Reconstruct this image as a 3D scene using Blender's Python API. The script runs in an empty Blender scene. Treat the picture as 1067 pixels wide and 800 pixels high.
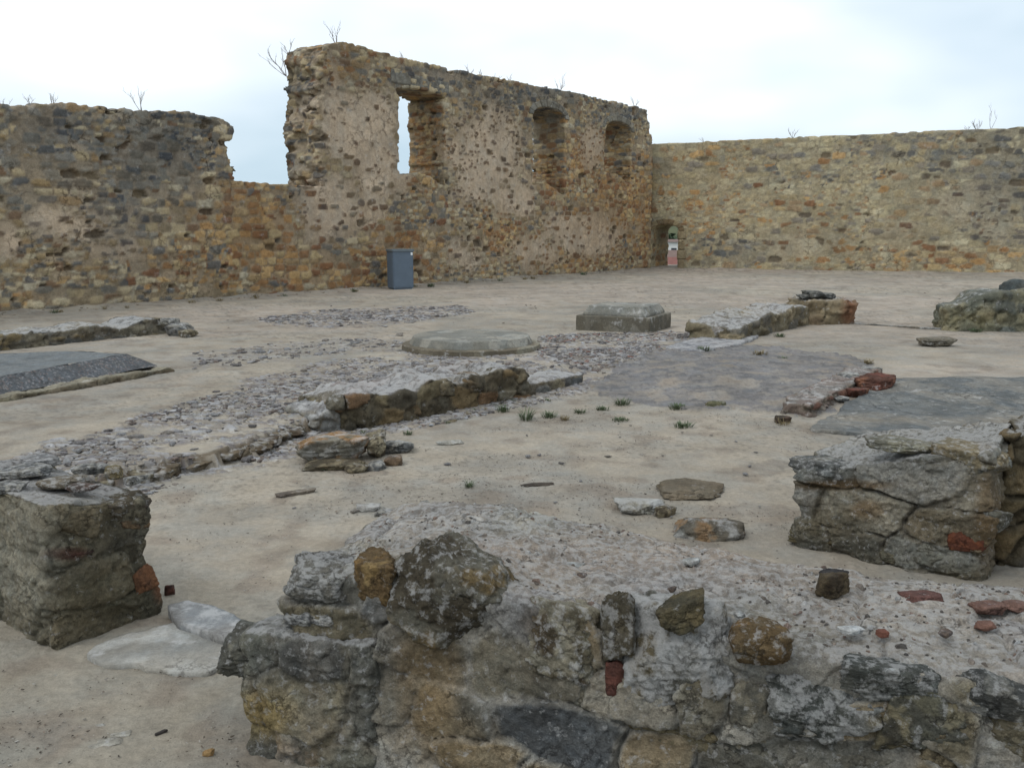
import bpy, math, random
import numpy as np
random.seed(7)
R = math.radians
scene = bpy.context.scene
COL = scene.collection
# ------------------------------------------------------------------ camera
F, CX, CY, EYE = 960.0, 533.5, 400.0, 1.6
TH = math.atan(160.0 / F)
cam_d = bpy.data.cameras.new("camera"); cam = bpy.data.objects.new("camera", cam_d); COL.objects.link(cam)
cam_d.sensor_width = 36.0; cam_d.lens = 36.0 * F / 1067.0
cam_d.clip_start = 0.05; cam_d.clip_end = 6000
cam.location = (0, 0, EYE); cam.rotation_euler = (math.pi / 2 - TH, 0, 0)
scene.camera = cam
# ------------------------------------------------------------------ world and sun
SUN_EL, SUN_AZ = R(52), R(215)
world = bpy.data.worlds.new("World"); scene.world = world; world.use_nodes = True
wn, wl = world.node_tree.nodes, world.node_tree.links
wn.clear()
wout = wn.new("ShaderNodeOutputWorld")
sky = wn.new("ShaderNodeTexSky"); sky.sky_type = 'NISHITA'; sky.sun_disc = False
sky.sun_elevation = SUN_EL; sky.sun_rotation = SUN_AZ
bg1 = wn.new("ShaderNodeBackground"); bg1.inputs[1].default_value = 0.13
wl.new(sky.outputs[0], bg1.inputs[0])
tc = wn.new("ShaderNodeTexCoord"); mp = wn.new("ShaderNodeMapping"); mp.inputs['Scale'].default_value = (1, 1, 2.6)
mp.inputs['Location'].default_value = (0.35, 0.1, 0.0)
nz = wn.new("ShaderNodeTexNoise"); nz.inputs['Scale'].default_value = 1.7; nz.inputs['Detail'].default_value = 4; nz.inputs['Roughness'].default_value = 0.5
wl.new(tc.outputs['Generated'], mp.inputs[0]); wl.new(mp.outputs[0], nz.inputs[0])
cr = wn.new("ShaderNodeValToRGB")
cr.color_ramp.elements[0].position = 0.37; cr.color_ramp.elements[0].color = (0.56, 0.72, 0.84, 1)
cr.color_ramp.elements[1].position = 0.60; cr.color_ramp.elements[1].color = (1.02, 1.10, 1.17, 1)
sx = wn.new("ShaderNodeSeparateXYZ"); wl.new(tc.outputs['Generated'], sx.inputs[0])
ma = wn.new("ShaderNodeMath"); ma.operation = 'MULTIPLY_ADD'; wl.new(sx.outputs[2], ma.inputs[0]); ma.inputs[1].default_value = 0.9; ma.inputs[2].default_value = -0.13
mb = wn.new("ShaderNodeMath"); mb.operation = 'ADD'; wl.new(ma.outputs[0], mb.inputs[0]); wl.new(nz.outputs[0], mb.inputs[1])
wl.new(mb.outputs[0], cr.inputs[0])
bg2 = wn.new("ShaderNodeBackground"); bg2.inputs[1].default_value = 1.04
wl.new(cr.outputs[0], bg2.inputs[0])
mx = wn.new("ShaderNodeMixShader"); mx.inputs[0].default_value = 0.93
wl.new(bg1.outputs[0], mx.inputs[1]); wl.new(bg2.outputs[0], mx.inputs[2]); wl.new(mx.outputs[0], wout.inputs[0])
sd = bpy.data.lights.new("sun", 'SUN'); sun = bpy.data.objects.new("sun", sd); COL.objects.link(sun)
sd.energy = 1.3; sd.angle = R(24); sd.color = (1.0, 0.98, 0.95)
sun.rotation_euler = (math.pi / 2 - SUN_EL, 0, math.pi - SUN_AZ + math.pi)
# sun comes from behind-left of the camera
_d = np.array([-0.55, -0.45, 0.95]); _d /= np.linalg.norm(_d)
from mathutils import Vector
sun.rotation_euler = Vector(_d.tolist()).to_track_quat('Z', 'Y').to_euler()
sky.sun_elevation = math.asin(_d[2]); sky.sun_rotation = math.atan2(_d[0], _d[1])
scene.view_settings.view_transform = 'Standard'; scene.view_settings.look = 'None'
scene.view_settings.exposure = 0.0; scene.view_settings.gamma = 1.0
scene.render.engine = 'CYCLES'
scene.cycles.max_bounces = 5; scene.cycles.diffuse_bounces = 3
try: scene.cycles.use_denoising = True
except Exception: pass

# ------------------------------------------------------------------ geometry of the view (to read real positions from pixels)
FW = np.array([0, math.cos(TH), -math.sin(TH)]); UP = np.array([0, math.sin(TH), math.cos(TH)]); RT = np.array([1.0, 0, 0])
CAM = np.array([0, 0, EYE])
def ray(px, py): return FW + (px - CX) / F * RT + (CY - py) / F * UP
def G(px, py, z=0.0):
    r = ray(px, py); t = (z - EYE) / r[2]; return CAM + t * r
def proj(P):
    d = np.asarray(P, float) - CAM
    w = d @ FW; w = np.where(np.abs(w) < 1e-3, 1e-3, w)
    return CX + F * (d @ RT) / w, CY - F * (d @ UP) / w, w
def Zat(P, py):           # height above the ground point P at which the vertical crosses image row py
    lo, hi = -2.0, 12.0
    for _ in range(40):
        m = (lo + hi) / 2
        if proj(np.array([P[0], P[1], m]))[1] > py: lo = m
        else: hi = m
    return lo

# ------------------------------------------------------------------ noise in numpy
def _h(ix, iy, iz, s):
    x = (ix.astype(np.int64) * 374761393 + iy.astype(np.int64) * 668265263 + iz.astype(np.int64) * 1274126177 + s * 974634777) & 0xFFFFFFFF
    x = ((x ^ (x >> 13)) * 1274126177) & 0xFFFFFFFF
    x = ((x ^ (x >> 16)) * 2246822519) & 0xFFFFFFFF
    x = x ^ (x >> 15)
    return (x & 0xFFFFFF).astype(np.float64) / 16777216.0
def vnoise(p, s=0):
    i = np.floor(p).astype(np.int64); f = p - i; f = f * f * (3 - 2 * f)
    r = 0
    for a in (0, 1):
        for b in (0, 1):
            for c in (0, 1):
                w = (f[:, 0] if a else 1 - f[:, 0]) * (f[:, 1] if b else 1 - f[:, 1]) * (f[:, 2] if c else 1 - f[:, 2])
                r = r + w * _h(i[:, 0] + a, i[:, 1] + b, i[:, 2] + c, s)
    return r * 2 - 1
def fbm(p, o=4, s=0, g=0.5):
    a, t, n = 1.0, 0.0, 0.0
    for k in range(o):
        t = t + a * vnoise(p * (2.03 ** k) + 17.3 * k, s + k); n += a; a *= g
    return t / n
def sstep(a, b, x):
    t = np.clip((x - a) / (b - a), 0, 1); return t * t * (3 - 2 * t)
def stones(p, cell, seed=0, jit=(.38, .22, .35), pw=3.0, warp=0.12, tilt=False):
    """irregular stones in 3-D. returns edge distance (0 at joints), id hash, F1"""
    q = p / np.array(cell)
    q = q + warp * np.stack([fbm(p * 2.2 / max(cell[0], .05) * .3, 3, seed + 50 + k) for k in range(3)], 1) * 2
    row = np.floor(q[:, 2])
    F1 = np.full(len(q), 9.0); F2 = np.full(len(q), 9.0); ID = np.zeros(len(q)); TL = np.zeros(len(q))
    i0 = np.floor(q).astype(np.int64)
    for dz in (-1, 0, 1):
        iz = i0[:, 2] + dz
        sh = _h(iz, iz * 0, iz * 0, seed + 9) * 1.0
        ix0 = np.floor(q[:, 0] - sh).astype(np.int64)
        for dx in (-1, 0, 1):
            for dy in (-1, 0, 1):
                ix = ix0 + dx; iy = i0[:, 1] + dy
                cx = ix + sh + .5 + jit[0] * (2 * _h(ix, iy, iz, seed + 1) - 1)
                cy = iy + .5 + jit[2] * (2 * _h(ix, iy, iz, seed + 2) - 1)
                cz = iz + .5 + jit[1] * (2 * _h(ix, iy, iz, seed + 3) - 1)
                k = .85 + .45 * _h(ix, iy, iz, seed + 4)
                d = (np.abs(q[:, 0] - cx) ** pw + np.abs(q[:, 1] - cy) ** pw + np.abs(q[:, 2] - cz) ** pw) ** (1 / pw) * k
                m = d < F1
                F2 = np.where(m, F1, np.minimum(F2, d)); F1 = np.where(m, d, F1)
                ID = np.where(m, _h(ix, iy, iz, seed + 5), ID)
                if tilt: TL = np.where(m, (q[:, 0] - cx) * (2 * _h(ix, iy, iz, seed + 6) - 1) + (q[:, 1] - cy) * (2 * _h(ix, iy, iz, seed + 7) - 1) + (q[:, 2] - cz) * (2 * _h(ix, iy, iz, seed + 8) - 1), TL)
    if tilt: return F2 - F1, ID, F1, TL
    return F2 - F1, ID, F1
def chips(p, sc, seed):
    e, i, f, t = stones(p, (sc, sc, sc * .6), seed, (.4, .35, .4), 2.0, .25, True)
    return .9 * t + .5 * (i - .5) - .35 * (1 - sstep(0, .08, e))
def L(c):                 # 0-255 sRGB -> linear
    c = np.array(c, float) / 255.0
    return np.where(c <= .04045, c / 12.92, ((c + .055) / 1.055) ** 2.4)
def mixc(a, b, t): t = np.asarray(t)[:, None]; return a * (1 - t) + b * t
def pick(pal, h):
    pal = np.array([L(c) for c in pal]); return pal[np.minimum((h * len(pal)).astype(int), len(pal) - 1)]

DESAT, TINT = .19, np.array([.82, .835, .85])
# ------------------------------------------------------------------ mesh helpers
def mesh_np(name, V, faces, cols=None, mat=None, smooth=True, uniform=4):
    me = bpy.data.meshes.new(name)
    V = np.ascontiguousarray(V, np.float32); faces = np.ascontiguousarray(faces, np.int32)
    n = faces.shape[1]
    me.vertices.add(len(V)); me.vertices.foreach_set('co', V.ravel())
    me.loops.add(faces.size); me.loops.foreach_set('vertex_index', faces.ravel())
    me.polygons.add(len(faces))
    me.polygons.foreach_set('loop_start', np.arange(len(faces), dtype=np.int32) * n)
    me.polygons.foreach_set('loop_total', np.full(len(faces), n, np.int32))
    me.polygons.foreach_set('use_smooth', np.full(len(faces), smooth, bool))
    me.update(calc_edges=True)
    if cols is not None:
        cols = np.array(cols, float); lum = (cols[:, :3] @ np.array([.25, .6, .15]))[:, None]
        cols[:, :3] = (cols[:, :3] * (1 - DESAT) + lum * DESAT) * TINT
        a = me.color_attributes.new('Col', 'FLOAT_COLOR', 'POINT')
        c = np.ones((len(V), 4), np.float32); c[:, :cols.shape[1]] = cols
        if cols.shape[1] == 3: c[:, 3] = 0
        a.data.foreach_set('color', c.ravel())
    if mat: me.materials.append(mat)
    return me
def obj(name, me, parent=None, loc=(0, 0, 0)):
    o = bpy.data.objects.new(name, me); COL.objects.link(o); o.location = loc
    if parent is not None: o.parent = parent
    return o
def tag(o, label, cat, group=None):
    o['label'] = label; o['category'] = cat
    if group: o['group'] = group
    if 'kind' not in o: o['kind'] = 'thing'
    return o
def empty(name, loc, label, cat, group=None):
    o = bpy.data.objects.new(name, None); COL.objects.link(o); o.location = tuple(float(v) for v in loc); o.empty_display_size = .1
    return tag(o, label, cat, group)
def child(name, me, root):          # mesh in world coordinates, parented to an Empty at its base
    o = bpy.data.objects.new(name, me); COL.objects.link(o); o.parent = root
    o.location = -root.location
    return o
def centre(me_obj):                 # put the origin of a world-coordinate mesh at its base
    me = me_obj.data
    v = np.empty(len(me.vertices) * 3, np.float32); me.vertices.foreach_get('co', v); v = v.reshape(-1, 3)
    c = np.array([v[:, 0].mean(), v[:, 1].mean(), v[:, 2].min()])
    me.vertices.foreach_set('co', (v - c).astype(np.float32).ravel()); me.update()
    me_obj.location = tuple(float(a) for a in c); return me_obj
def vnormals(V, Q):
    a = V[Q[:, 2]] - V[Q[:, 0]]; b = V[Q[:, 3]] - V[Q[:, 1]]
    n = np.cross(a, b); N = np.zeros_like(V)
    for k in range(4):
        for c in range(3): N[:, c] += np.bincount(Q[:, k], n[:, c], len(V))
    return N / (np.linalg.norm(N, axis=1, keepdims=True) + 1e-12)

# ------------------------------------------------------------------ materials
def stone_mat(name, s1=6.0, s2=40.0, bump=0.5, dist=0.01, lichen=(0.47, 0.47, 0.46), lscale=14.0, var=0.35, rough=0.92, moss=True, pits=True, spec=0.2, cracks=.7):
    m = bpy.data.materials.new(name); m.use_nodes = True
    n, l = m.node_tree.nodes, m.node_tree.links
    b = n['Principled BSDF']; b.inputs['Roughness'].default_value = rough
    b.inputs['Specular IOR Level'].default_value = spec
    at = n.new('ShaderNodeAttribute'); at.attribute_name = 'Col'
    tcn = n.new('ShaderNodeTexCoord'); co = tcn.outputs['Object']
    def noise(sc, det=6, ro=.6, off=0):
        x = n.new('ShaderNodeTexNoise'); x.inputs['Scale'].default_value = sc; x.inputs['Detail'].default_value = det; x.inputs['Roughness'].default_value = ro
        if off:
            mpp = n.new('ShaderNodeMapping'); mpp.inputs['Location'].default_value = (off, off * .7, off * 1.3); l.new(co, mpp.inputs[0]); l.new(mpp.outputs[0], x.inputs[0])
        else: l.new(co, x.inputs[0])
        return x
    def rng(src, a, bb, c, d):
        x = n.new('ShaderNodeMapRange'); x.inputs[1].default_value = a; x.inputs[2].default_value = bb; x.inputs[3].default_value = c; x.inputs[4].default_value = d; l.new(src, x.inputs[0]); return x.outputs[0]
    def mixrgb(fac, a, bb, mode='MIX'):
        x = n.new('ShaderNodeMix'); x.data_type = 'RGBA'; x.blend_type = mode
        if isinstance(fac, float): x.inputs[0].default_value = fac
        else: l.new(fac, x.inputs[0])
        for s, v in ((6, a), (7, bb)):
            if isinstance(v, tuple): x.inputs[s].default_value = (*v, 1)
            else: l.new(v, x.inputs[s])
        return x.outputs[2]
    def mul(a, bb):
        x = n.new('ShaderNodeMath'); x.operation = 'MULTIPLY'
        for k, v in enumerate((a, bb)):
            if isinstance(v, float): x.inputs[k].default_value = v
            else: l.new(v, x.inputs[k])
        return x.outputs[0]
    n1, n2, n3 = noise(s1), noise(s2, 8, .7), noise(s2 * 4.1, 5, .7, 3.1)
    v1 = rng(n1.outputs[0], .3, .7, 1 - var, 1 + var)
    v2 = rng(n2.outputs[0], .3, .7, 1 - var, 1 + var)
    v3 = rng(n3.outputs[0], .3, .7, 1 - var * .8, 1 + var * .8)
    mm = mul(mul(v1, v2), v3)
    comb = n.new('ShaderNodeCombineColor'); [l.new(mm, comb.inputs[k]) for k in range(3)]
    c = mixrgb(1.0, at.outputs['Color'], comb.outputs[0], 'MULTIPLY')
    # hue drift between warm and cool
    n4 = noise(s1 * 2.3, 4, .6, 7.7)
    c = mixrgb(rng(n4.outputs[0], .45, .7, 0, .3), c, mixrgb(1.0, c, (1.08, 0.97, 0.82), 'MULTIPLY'))
    c = mixrgb(rng(n4.outputs[0], .5, .3, 0, .35), c, mixrgb(1.0, c, (0.86, 0.98, 1.1), 'MULTIPLY'))
    # pale lichen, amount in the attribute's alpha
    nl = noise(lscale, 7, .68, 12.0)
    thr = n.new('ShaderNodeMath'); thr.operation = 'ADD'; l.new(nl.outputs[0], thr.inputs[0])
    sc = mul(at.outputs['Alpha'], 0.30); l.new(sc, thr.inputs[1])
    lm = rng(thr.outputs[0], .66, .76, 0, .7)
    lm = mul(lm, rng(at.outputs['Alpha'], 0.02, .2, 0, 1))
    c = mixrgb(lm, c, mixrgb(.35, lichen, c))
    # fine cracks
    ve = n.new('ShaderNodeTexVoronoi'); ve.feature = 'DISTANCE_TO_EDGE'; ve.inputs['Scale'].default_value = s2 * .33
    wv = n.new('ShaderNodeVectorMath'); wv.operation = 'MULTIPLY_ADD'; l.new(n2.outputs['Color'], wv.inputs[0]); wv.inputs[1].default_value = (3.0 / s2,) * 3; l.new(co, wv.inputs[2]); l.new(wv.outputs[0], ve.inputs[0])
    ck = rng(ve.outputs[0], .0, .05, 1, 0); ckm = mul(ck, rng(n1.outputs[0], .5, .62, 0, cracks))
    c = mixrgb(ckm, c, mixrgb(1.0, c, (0.35, 0.33, 0.32), 'MULTIPLY'))
    l.new(c, b.inputs['Base Color'])
    # bump
    vo = n.new('ShaderNodeTexVoronoi'); vo.inputs['Scale'].default_value = s2 * .8; l.new(co, vo.inputs[0])
    add = n.new('ShaderNodeMath'); add.operation = 'ADD'; l.new(mul(n2.outputs[0], 1.0), add.inputs[0]); l.new(mul(n3.outputs[0], 0.35), add.inputs[1])
    add2 = n.new('ShaderNodeMath'); add2.operation = 'ADD'; l.new(add.outputs[0], add2.inputs[0]); l.new(mul(vo.outputs[0], .25 if pits else 0.0), add2.inputs[1])
    bp = n.new('ShaderNodeBump'); bp.inputs['Strength'].default_value = bump; bp.inputs['Distance'].default_value = dist
    sub = n.new('ShaderNodeMath'); sub.operation = 'SUBTRACT'; l.new(add2.outputs[0], sub.inputs[0]); l.new(mul(ckm, .4), sub.inputs[1])
    l.new(sub.outputs[0], bp.inputs['Height']); l.new(bp.outputs[0], b.inputs['Normal'])
    return m
M_far = stone_mat('far_masonry', 1.2, 9.0, .8, .05, lscale=4, var=.22)
M_mid = stone_mat('low_masonry', 3.0, 22.0, .8, .025, lscale=9, var=.28)
M_near = stone_mat('near_masonry', 7.0, 55.0, 1.0, .018, lscale=34, var=.36)
M_rock = stone_mat('rock', 8.0, 60.0, 1.0, .014, lscale=34, var=.34)
M_ground = stone_mat('sand', 1.6, 34.0, .8, .012, lscale=9, var=.17, rough=.96, spec=.1, cracks=0.0)
M_conc = stone_mat('cut_stone', 2.0, 30.0, .5, .008, lscale=8, var=.2)
def plain(name, col, rough=.6, var=.1, sc=8, metal=0):
    m = bpy.data.materials.new(name); m.use_nodes = True; n, l = m.node_tree.nodes, m.node_tree.links
    b = n['Principled BSDF']; b.inputs['Roughness'].default_value = rough; b.inputs['Metallic'].default_value = metal
    x = n.new('ShaderNodeTexNoise'); x.inputs['Scale'].default_value = sc; x.inputs['Detail'].default_value = 6
    t = n.new('ShaderNodeTexCoord'); l.new(t.outputs['Object'], x.inputs[0])
    r = n.new('ShaderNodeValToRGB'); c = L(col)
    r.color_ramp.elements[0].position = .3; r.color_ramp.elements[0].color = (*(c * (1 - var)), 1)
    r.color_ramp.elements[1].position = .7; r.color_ramp.elements[1].color = (*np.clip(c * (1 + var), 0, 1), 1)
    l.new(x.outputs[0], r.inputs[0]); l.new(r.outputs[0], b.inputs['Base Color'])
    return m

# ------------------------------------------------------------------ ground
def seg_sd(X, Y, pts):
    """distance to polyline and sign (positive = left of direction)"""
    best = np.full(X.shape, 1e9); sg = np.ones(X.shape)
    for (a, b) in zip(pts[:-1], pts[1:]):
        dx, dy = b[0] - a[0], b[1] - a[1]; q = dx * dx + dy * dy
        t = np.clip(((X - a[0]) * dx + (Y - a[1]) * dy) / q, 0, 1)
        ex, ey = X - (a[0] + t * dx), Y - (a[1] + t * dy); d = np.hypot(ex, ey)
        s = np.sign(dx * (Y - a[1]) - dy * (X - a[0])); m = d < best - 1e-9
        best = np.where(m, d, best); sg = np.where(m, s, sg)
    return best * sg
TER = 0.09
def inpoly(x, y, poly):
    c = np.zeros(x.shape, bool); n = len(poly)
    for i in range(n):
        x1, y1 = poly[i]; x2, y2 = poly[(i + 1) % n]
        if y1 == y2: continue
        m = ((y1 > y) != (y2 > y)) & (x < (x2 - x1) * (y - y1) / (y2 - y1) + x1); c ^= m
    return c
EDGE = [G(x, y)[:2] for x, y in ((-900, 640), (-60, 560), (90, 520), (150, 503), (215, 487), (262, 474), (308, 455), (348, 441), (548, 405), (602, 396), (700, 424), (840, 434), (1500, 460))]
def terrace(X, Y):
    wob = 0.06 * vnoise(np.stack([X * 5, Y * 5, X * 0], 1), 3) + .04 * vnoise(np.stack([X * 17, Y * 17, X * 0], 1), 4) + .02 * vnoise(np.stack([X * 45, Y * 45, X * 0], 1), 6)
    s = np.abs(seg_sd(X, Y, EDGE)) * np.where(inpoly(X, Y, EDGE + [(60, 3), (60, -60), (-60, -60), (-60, 2)]), -1, 1) + wob
    w = .06 + 1.4 * sstep(.25, 1.0, X)
    return TER * sstep(0, 1, s / w)
A = G(0, 328, TER); B = G(683, 280, TER)
wd = (B - A); wd[2] = 0; wlen = np.linalg.norm(wd); wd /= wlen
wn_ = np.array([-wd[1], wd[0], 0.0])            # to the back
C0 = G(676, 280, TER)
rd = np.array([12.5, -4.6, 0]); rd /= np.linalg.norm(rd); rn = np.array([-rd[1], rd[0], 0.0])
def ground_h(X, Y, fine=True):
    X = np.atleast_1d(np.asarray(X, float)).ravel(); Y = np.atleast_1d(np.asarray(Y, float)).ravel()
    h = terrace(X, Y)
    h = h + .012 * vnoise(np.stack([X * .9, Y * .9, X * 0], 1), 21)
    # outside the castle the hill falls away
    so = np.maximum((X - A[0]) * wn_[0] + (Y - A[1]) * wn_[1], (X - C0[0]) * rn[0] + (Y - C0[1]) * rn[1])
    h = h + .07 * np.exp(-np.clip(-so, 0, 5) / .28) * (1 + .5 * vnoise(np.stack([X * 2, Y * 2, X * 0], 1), 24))
    r = np.hypot(X, Y)
    h = h - 7.0 * sstep(3.2, 16, so) - 5.0 * sstep(55, 130, r) - 4 * sstep(130, 300, r) + 26 * sstep(380, 900, r) * (0.75 + .25 * vnoise(np.stack([X / 160, Y / 160, X * 0], 1), 5))
    return h
def on(px, py, dz=0.0):
    z = 0.0
    for _ in range(4):
        P = G(px, py, z); z = float(ground_h(P[0], P[1])[0])
    return np.array([P[0], P[1], z + dz])

def wp(poly, z=TER): return [tuple(G(x, y, z)[:2]) for x, y in poly]
RUB = wp([(-60, 560), (-40, 505), (60, 462), (190, 420), (300, 385), (420, 366), (560, 372), (700, 350), (745, 345), (700, 368), (645, 385), (606, 399), (555, 413), (345, 452), (308, 458), (150, 503), (90, 520)])
RUB2 = wp([(268, 333), (330, 324), (480, 318), (495, 326), (400, 341), (350, 342), (280, 338)])
RUB3 = wp([(560, 350), (650, 347), (745, 345), (690, 372), (600, 385), (560, 372)])
RUB4 = wp([(200, 368), (300, 356), (420, 350), (430, 365), (300, 375), (200, 388)])
GREY = wp([(604, 399), (645, 382), (700, 370), (725, 362), (800, 365), (898, 377), (916, 383), (846, 431), (780, 425), (700, 422), (640, 412)], .04)

ang = np.concatenate([np.linspace(-180, -42, 50)[:-1], np.linspace(-42, 42, 820), np.linspace(42, 180, 50)[1:]])
pys = np.concatenate([np.linspace(880, 262, 820)])
rad = EYE / np.tan(np.arctan((pys - CY) / F) + TH)
rad = np.concatenate([[.02, .4, .8, 1.2, 1.5], rad, [75, 80, 90, 100, 110, 120, 130, 145, 160, 180, 210, 250, 300, 360, 420, 500, 600, 750, 900, 1200, 1800, 3000, 5000]])
rad = np.unique(np.round(rad, 4))
A_, R_ = np.meshgrid(np.radians(ang), rad, indexing='ij')
X = (np.sin(A_) * R_).ravel(); Y = (np.cos(A_) * R_).ravel()
Z = ground_h(X, Y)
P3 = np.stack([X, Y, X * 0], 1)
near = np.hypot(X, Y) < 45
wx = .10 * vnoise(P3 * 3.1, 31) + .05 * vnoise(P3 * 9, 32); wy = .10 * vnoise(P3 * 3.1, 33) + .05 * vnoise(P3 * 9, 34)
def msk(poly): return inpoly(X + wx * 1.6, Y + wy * 1.6, poly)
rub = np.zeros(len(X)); g_ = fbm(P3 * 1.3, 3, 61); g2 = fbm(P3 * 5, 3, 62)
for pl, a in ((RUB, 1.0), (RUB2, 1), (RUB3, .8), (RUB4, .45)):
    rub = np.maximum(rub, a * msk(pl))
rub = rub * (sstep(-.42, .0, g_ + .7 * g2 + .27))
grey = msk(GREY).astype(float)
ed, idd, f1 = stones(P3 * np.array([1, 1, 1]) + np.array([0, 0, .05]), (.10, .055, .30), 77, (.4, .3, .4), 2.2, .35)
prof = sstep(.02, .22, ed) * (idd < .8)
Z = Z + rub * prof * (.006 + .016 * idd) * near + grey * near * (.012 + .012 * sstep(.0, .1, ed) * (idd > .5))
Z = Z + near * .010 * fbm(P3 * 3.3, 4, 66) + near * .003 * vnoise(P3 * 32, 67)
Z = Z - .05 * sstep(3.0, 2.0, np.hypot(X, Y)) * 0
sand = mixc(np.tile(L((161, 150, 132)), (len(X), 1)), np.tile(L((149, 141, 127)), (len(X), 1)), sstep(-.3, .4, g_))
pinkz = sstep(6, 12, Y) * sstep(-.2, .3, fbm(P3 * .35, 3, 63))
sand = mixc(sand, np.tile(L((166, 152, 136)), (len(X), 1)), pinkz * .6)
sand = mixc(sand, np.tile(L((140, 133, 116)), (len(X), 1)), sstep(4.6, 3.2, Y) * .45)  # sand painted darker towards the camera, lens vignetting put into its colour
sand = mixc(sand, np.tile(L((128, 112, 96)), (len(X), 1)), sstep(.1, .5, g2) * .45)
g5 = fbm(P3 * 14, 3, 68); g6 = fbm(P3 * .45, 3, 69)
sand = sand * (1 + .10 * g5 * near)[:, None] * (1 + .16 * g6)[:, None]
sand = mixc(sand, np.tile(L((112, 104, 92)), (len(X), 1)), (sstep(.25, .45, fbm(P3 * 30, 2, 70)) * sstep(-.1, .3, fbm(P3 * .9, 2, 71)) * near) * .45)
rc = pick([(138, 134, 132), (124, 119, 120), (150, 147, 146), (116, 109, 107), (136, 126, 114), (158, 156, 156), (102, 97, 96)], idd)
colr = mixc(sand, rc, rub * prof * .95)
colr = mixc(colr, np.tile(L((88, 78, 68)), (len(X), 1)), rub * (1 - sstep(.0, .10, ed)) * .5)
gc = pick([(120, 116, 115), (112, 109, 108), (126, 122, 119), (106, 103, 102), (130, 124, 117)], idd)
grey = grey * (1 - .75 * sstep(.12, .5, g2 + g_ * .5))
colr = mixc(colr, gc, grey * .93)
eg = seg_sd(X, Y, EDGE); face = (sstep(-.06, 0, eg + wy * .3) * sstep(.09, .03, eg)) * (X < .6) * near
colr = mixc(colr, np.tile(L((92, 76, 54)), (len(X), 1)), np.clip(face, 0, 1) * .8)
farm = sstep(62, 75, np.hypot(X, Y)); fg = fbm(P3 / 22, 4, 90)
colr = mixc(colr, pick([(74, 86, 52), (92, 96, 60), (60, 72, 46), (120, 110, 80)], np.clip(fg * .7 + .5, 0, .99)), farm)
lic = np.clip(rub * .34 + grey * .06, 0, 1)
nA, nR = len(ang), len(rad)
ii = np.arange(nA - 1)[:, None] * nR + np.arange(nR - 1)[None, :]
Q = np.stack([ii, ii + 1, ii + nR + 1, ii + nR], -1).reshape(-1, 4)
V = np.stack([X, Y, Z], 1)
gm = mesh_np('ground', V, Q[:, ::-1], np.concatenate([colr, lic[:, None]], 1), M_ground)
ground = obj('ground', gm); ground['kind'] = 'structure'
def gz(x, y): return float(ground_h(x, y)[0])

# ------------------------------------------------------------------ masked prism (walls with ragged outline and real openings, slabs)
def mask_prism(O, eu, ev, ew, Lu, Lv, cell, maskfn, T, K, smooth=3, fixrow=False, coarse_back=False):
    """sheet of cells in the (eu, ev) plane where maskfn is true, thickened by T along ew"""
    nu, nv = int(Lu / cell), int(Lv / cell)
    uc = (np.arange(nu) + .5) * cell; vc = (np.arange(nv) + .5) * cell
    UU, VV = np.meshgrid(uc, vc, indexing='ij')
    M = maskfn(UU.ravel(), VV.ravel()).reshape(nu, nv)
    Mp = np.zeros((nu + 2, nv + 2), bool); Mp[1:-1, 1:-1] = M
    nn = (nu + 1) * (nv + 1)
    P = np.stack(np.meshgrid(np.arange(nu + 1) * cell, np.arange(nv + 1) * cell, indexing='ij'), -1).reshape(-1, 2)
    nid = lambda i, j: i * (nv + 1) + j
    E = []
    i, j = np.nonzero(Mp[:-1, 1:-1] != Mp[1:, 1:-1])     # vertical edges at node column i
    left_in = Mp[i, j + 1]
    a, b = nid(i, j), nid(i, j + 1)
    E.append(np.where(left_in[:, None], np.stack([a, b], 1), np.stack([b, a], 1)))
    i, j = np.nonzero(Mp[1:-1, :-1] != Mp[1:-1, 1:])
    low_in = Mp[i + 1, j]
    a, b = nid(i, j), nid(i + 1, j)
    E.append(np.where(low_in[:, None], np.stack([b, a], 1), np.stack([a, b], 1)))
    E = np.concatenate(E)
    for _ in range(smooth):
        s = np.zeros((nn, 2)); c = np.zeros(nn)
        for x, y in ((0, 1), (1, 0)):
            for k in range(2): s[:, k] += np.bincount(E[:, x], P[E[:, y], k], nn)
            c += np.bincount(E[:, x], minlength=nn)
        m = c > 0
        if fixrow: m &= (np.arange(nn) % (nv + 1)) > 0
        P[m] = .4 * P[m] + .6 * s[m] / c[m][:, None]
    i, j = np.nonzero(M)
    Qf = np.stack([nid(i, j), nid(i + 1, j), nid(i + 1, j + 1), nid(i, j + 1)], 1)
    O, eu, ev, ew = map(np.asarray, (O, eu, ev, ew))
    base = O + P[:, :1] * eu + P[:, 1:] * ev
    Vs = [base, base + T * ew]; Qs = [Qf, Qf[:, ::-1] + nn]
    bn = np.unique(E); loc = np.full(nn, -1); loc[bn] = np.arange(len(bn))
    lay = []
    for k in range(1, K):
        Vs.append(base[bn] + T * k / K * ew)
    def idx(nodes, k):
        if k == 0: return nodes
        if k == K: return nodes + nn
        return 2 * nn + (k - 1) * len(bn) + loc[nodes]
    for k in range(K):
        Qs.append(np.stack([idx(E[:, 0], k), idx(E[:, 0], k + 1), idx(E[:, 1], k + 1), idx(E[:, 1], k)], 1))
    V = np.concatenate(Vs); Q = np.concatenate(Qs)
    used = np.unique(Q); re = np.full(len(V), -1); re[used] = np.arange(len(used))
    V = V[used]; Q = re[Q]
    # orient: first front face must look along -ew
    q = Q[0]; nrm = np.cross(V[q[1]] - V[q[0]], V[q[3]] - V[q[0]])
    if nrm @ ew > 0: Q = Q[:, ::-1]
    return V, Q

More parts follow.
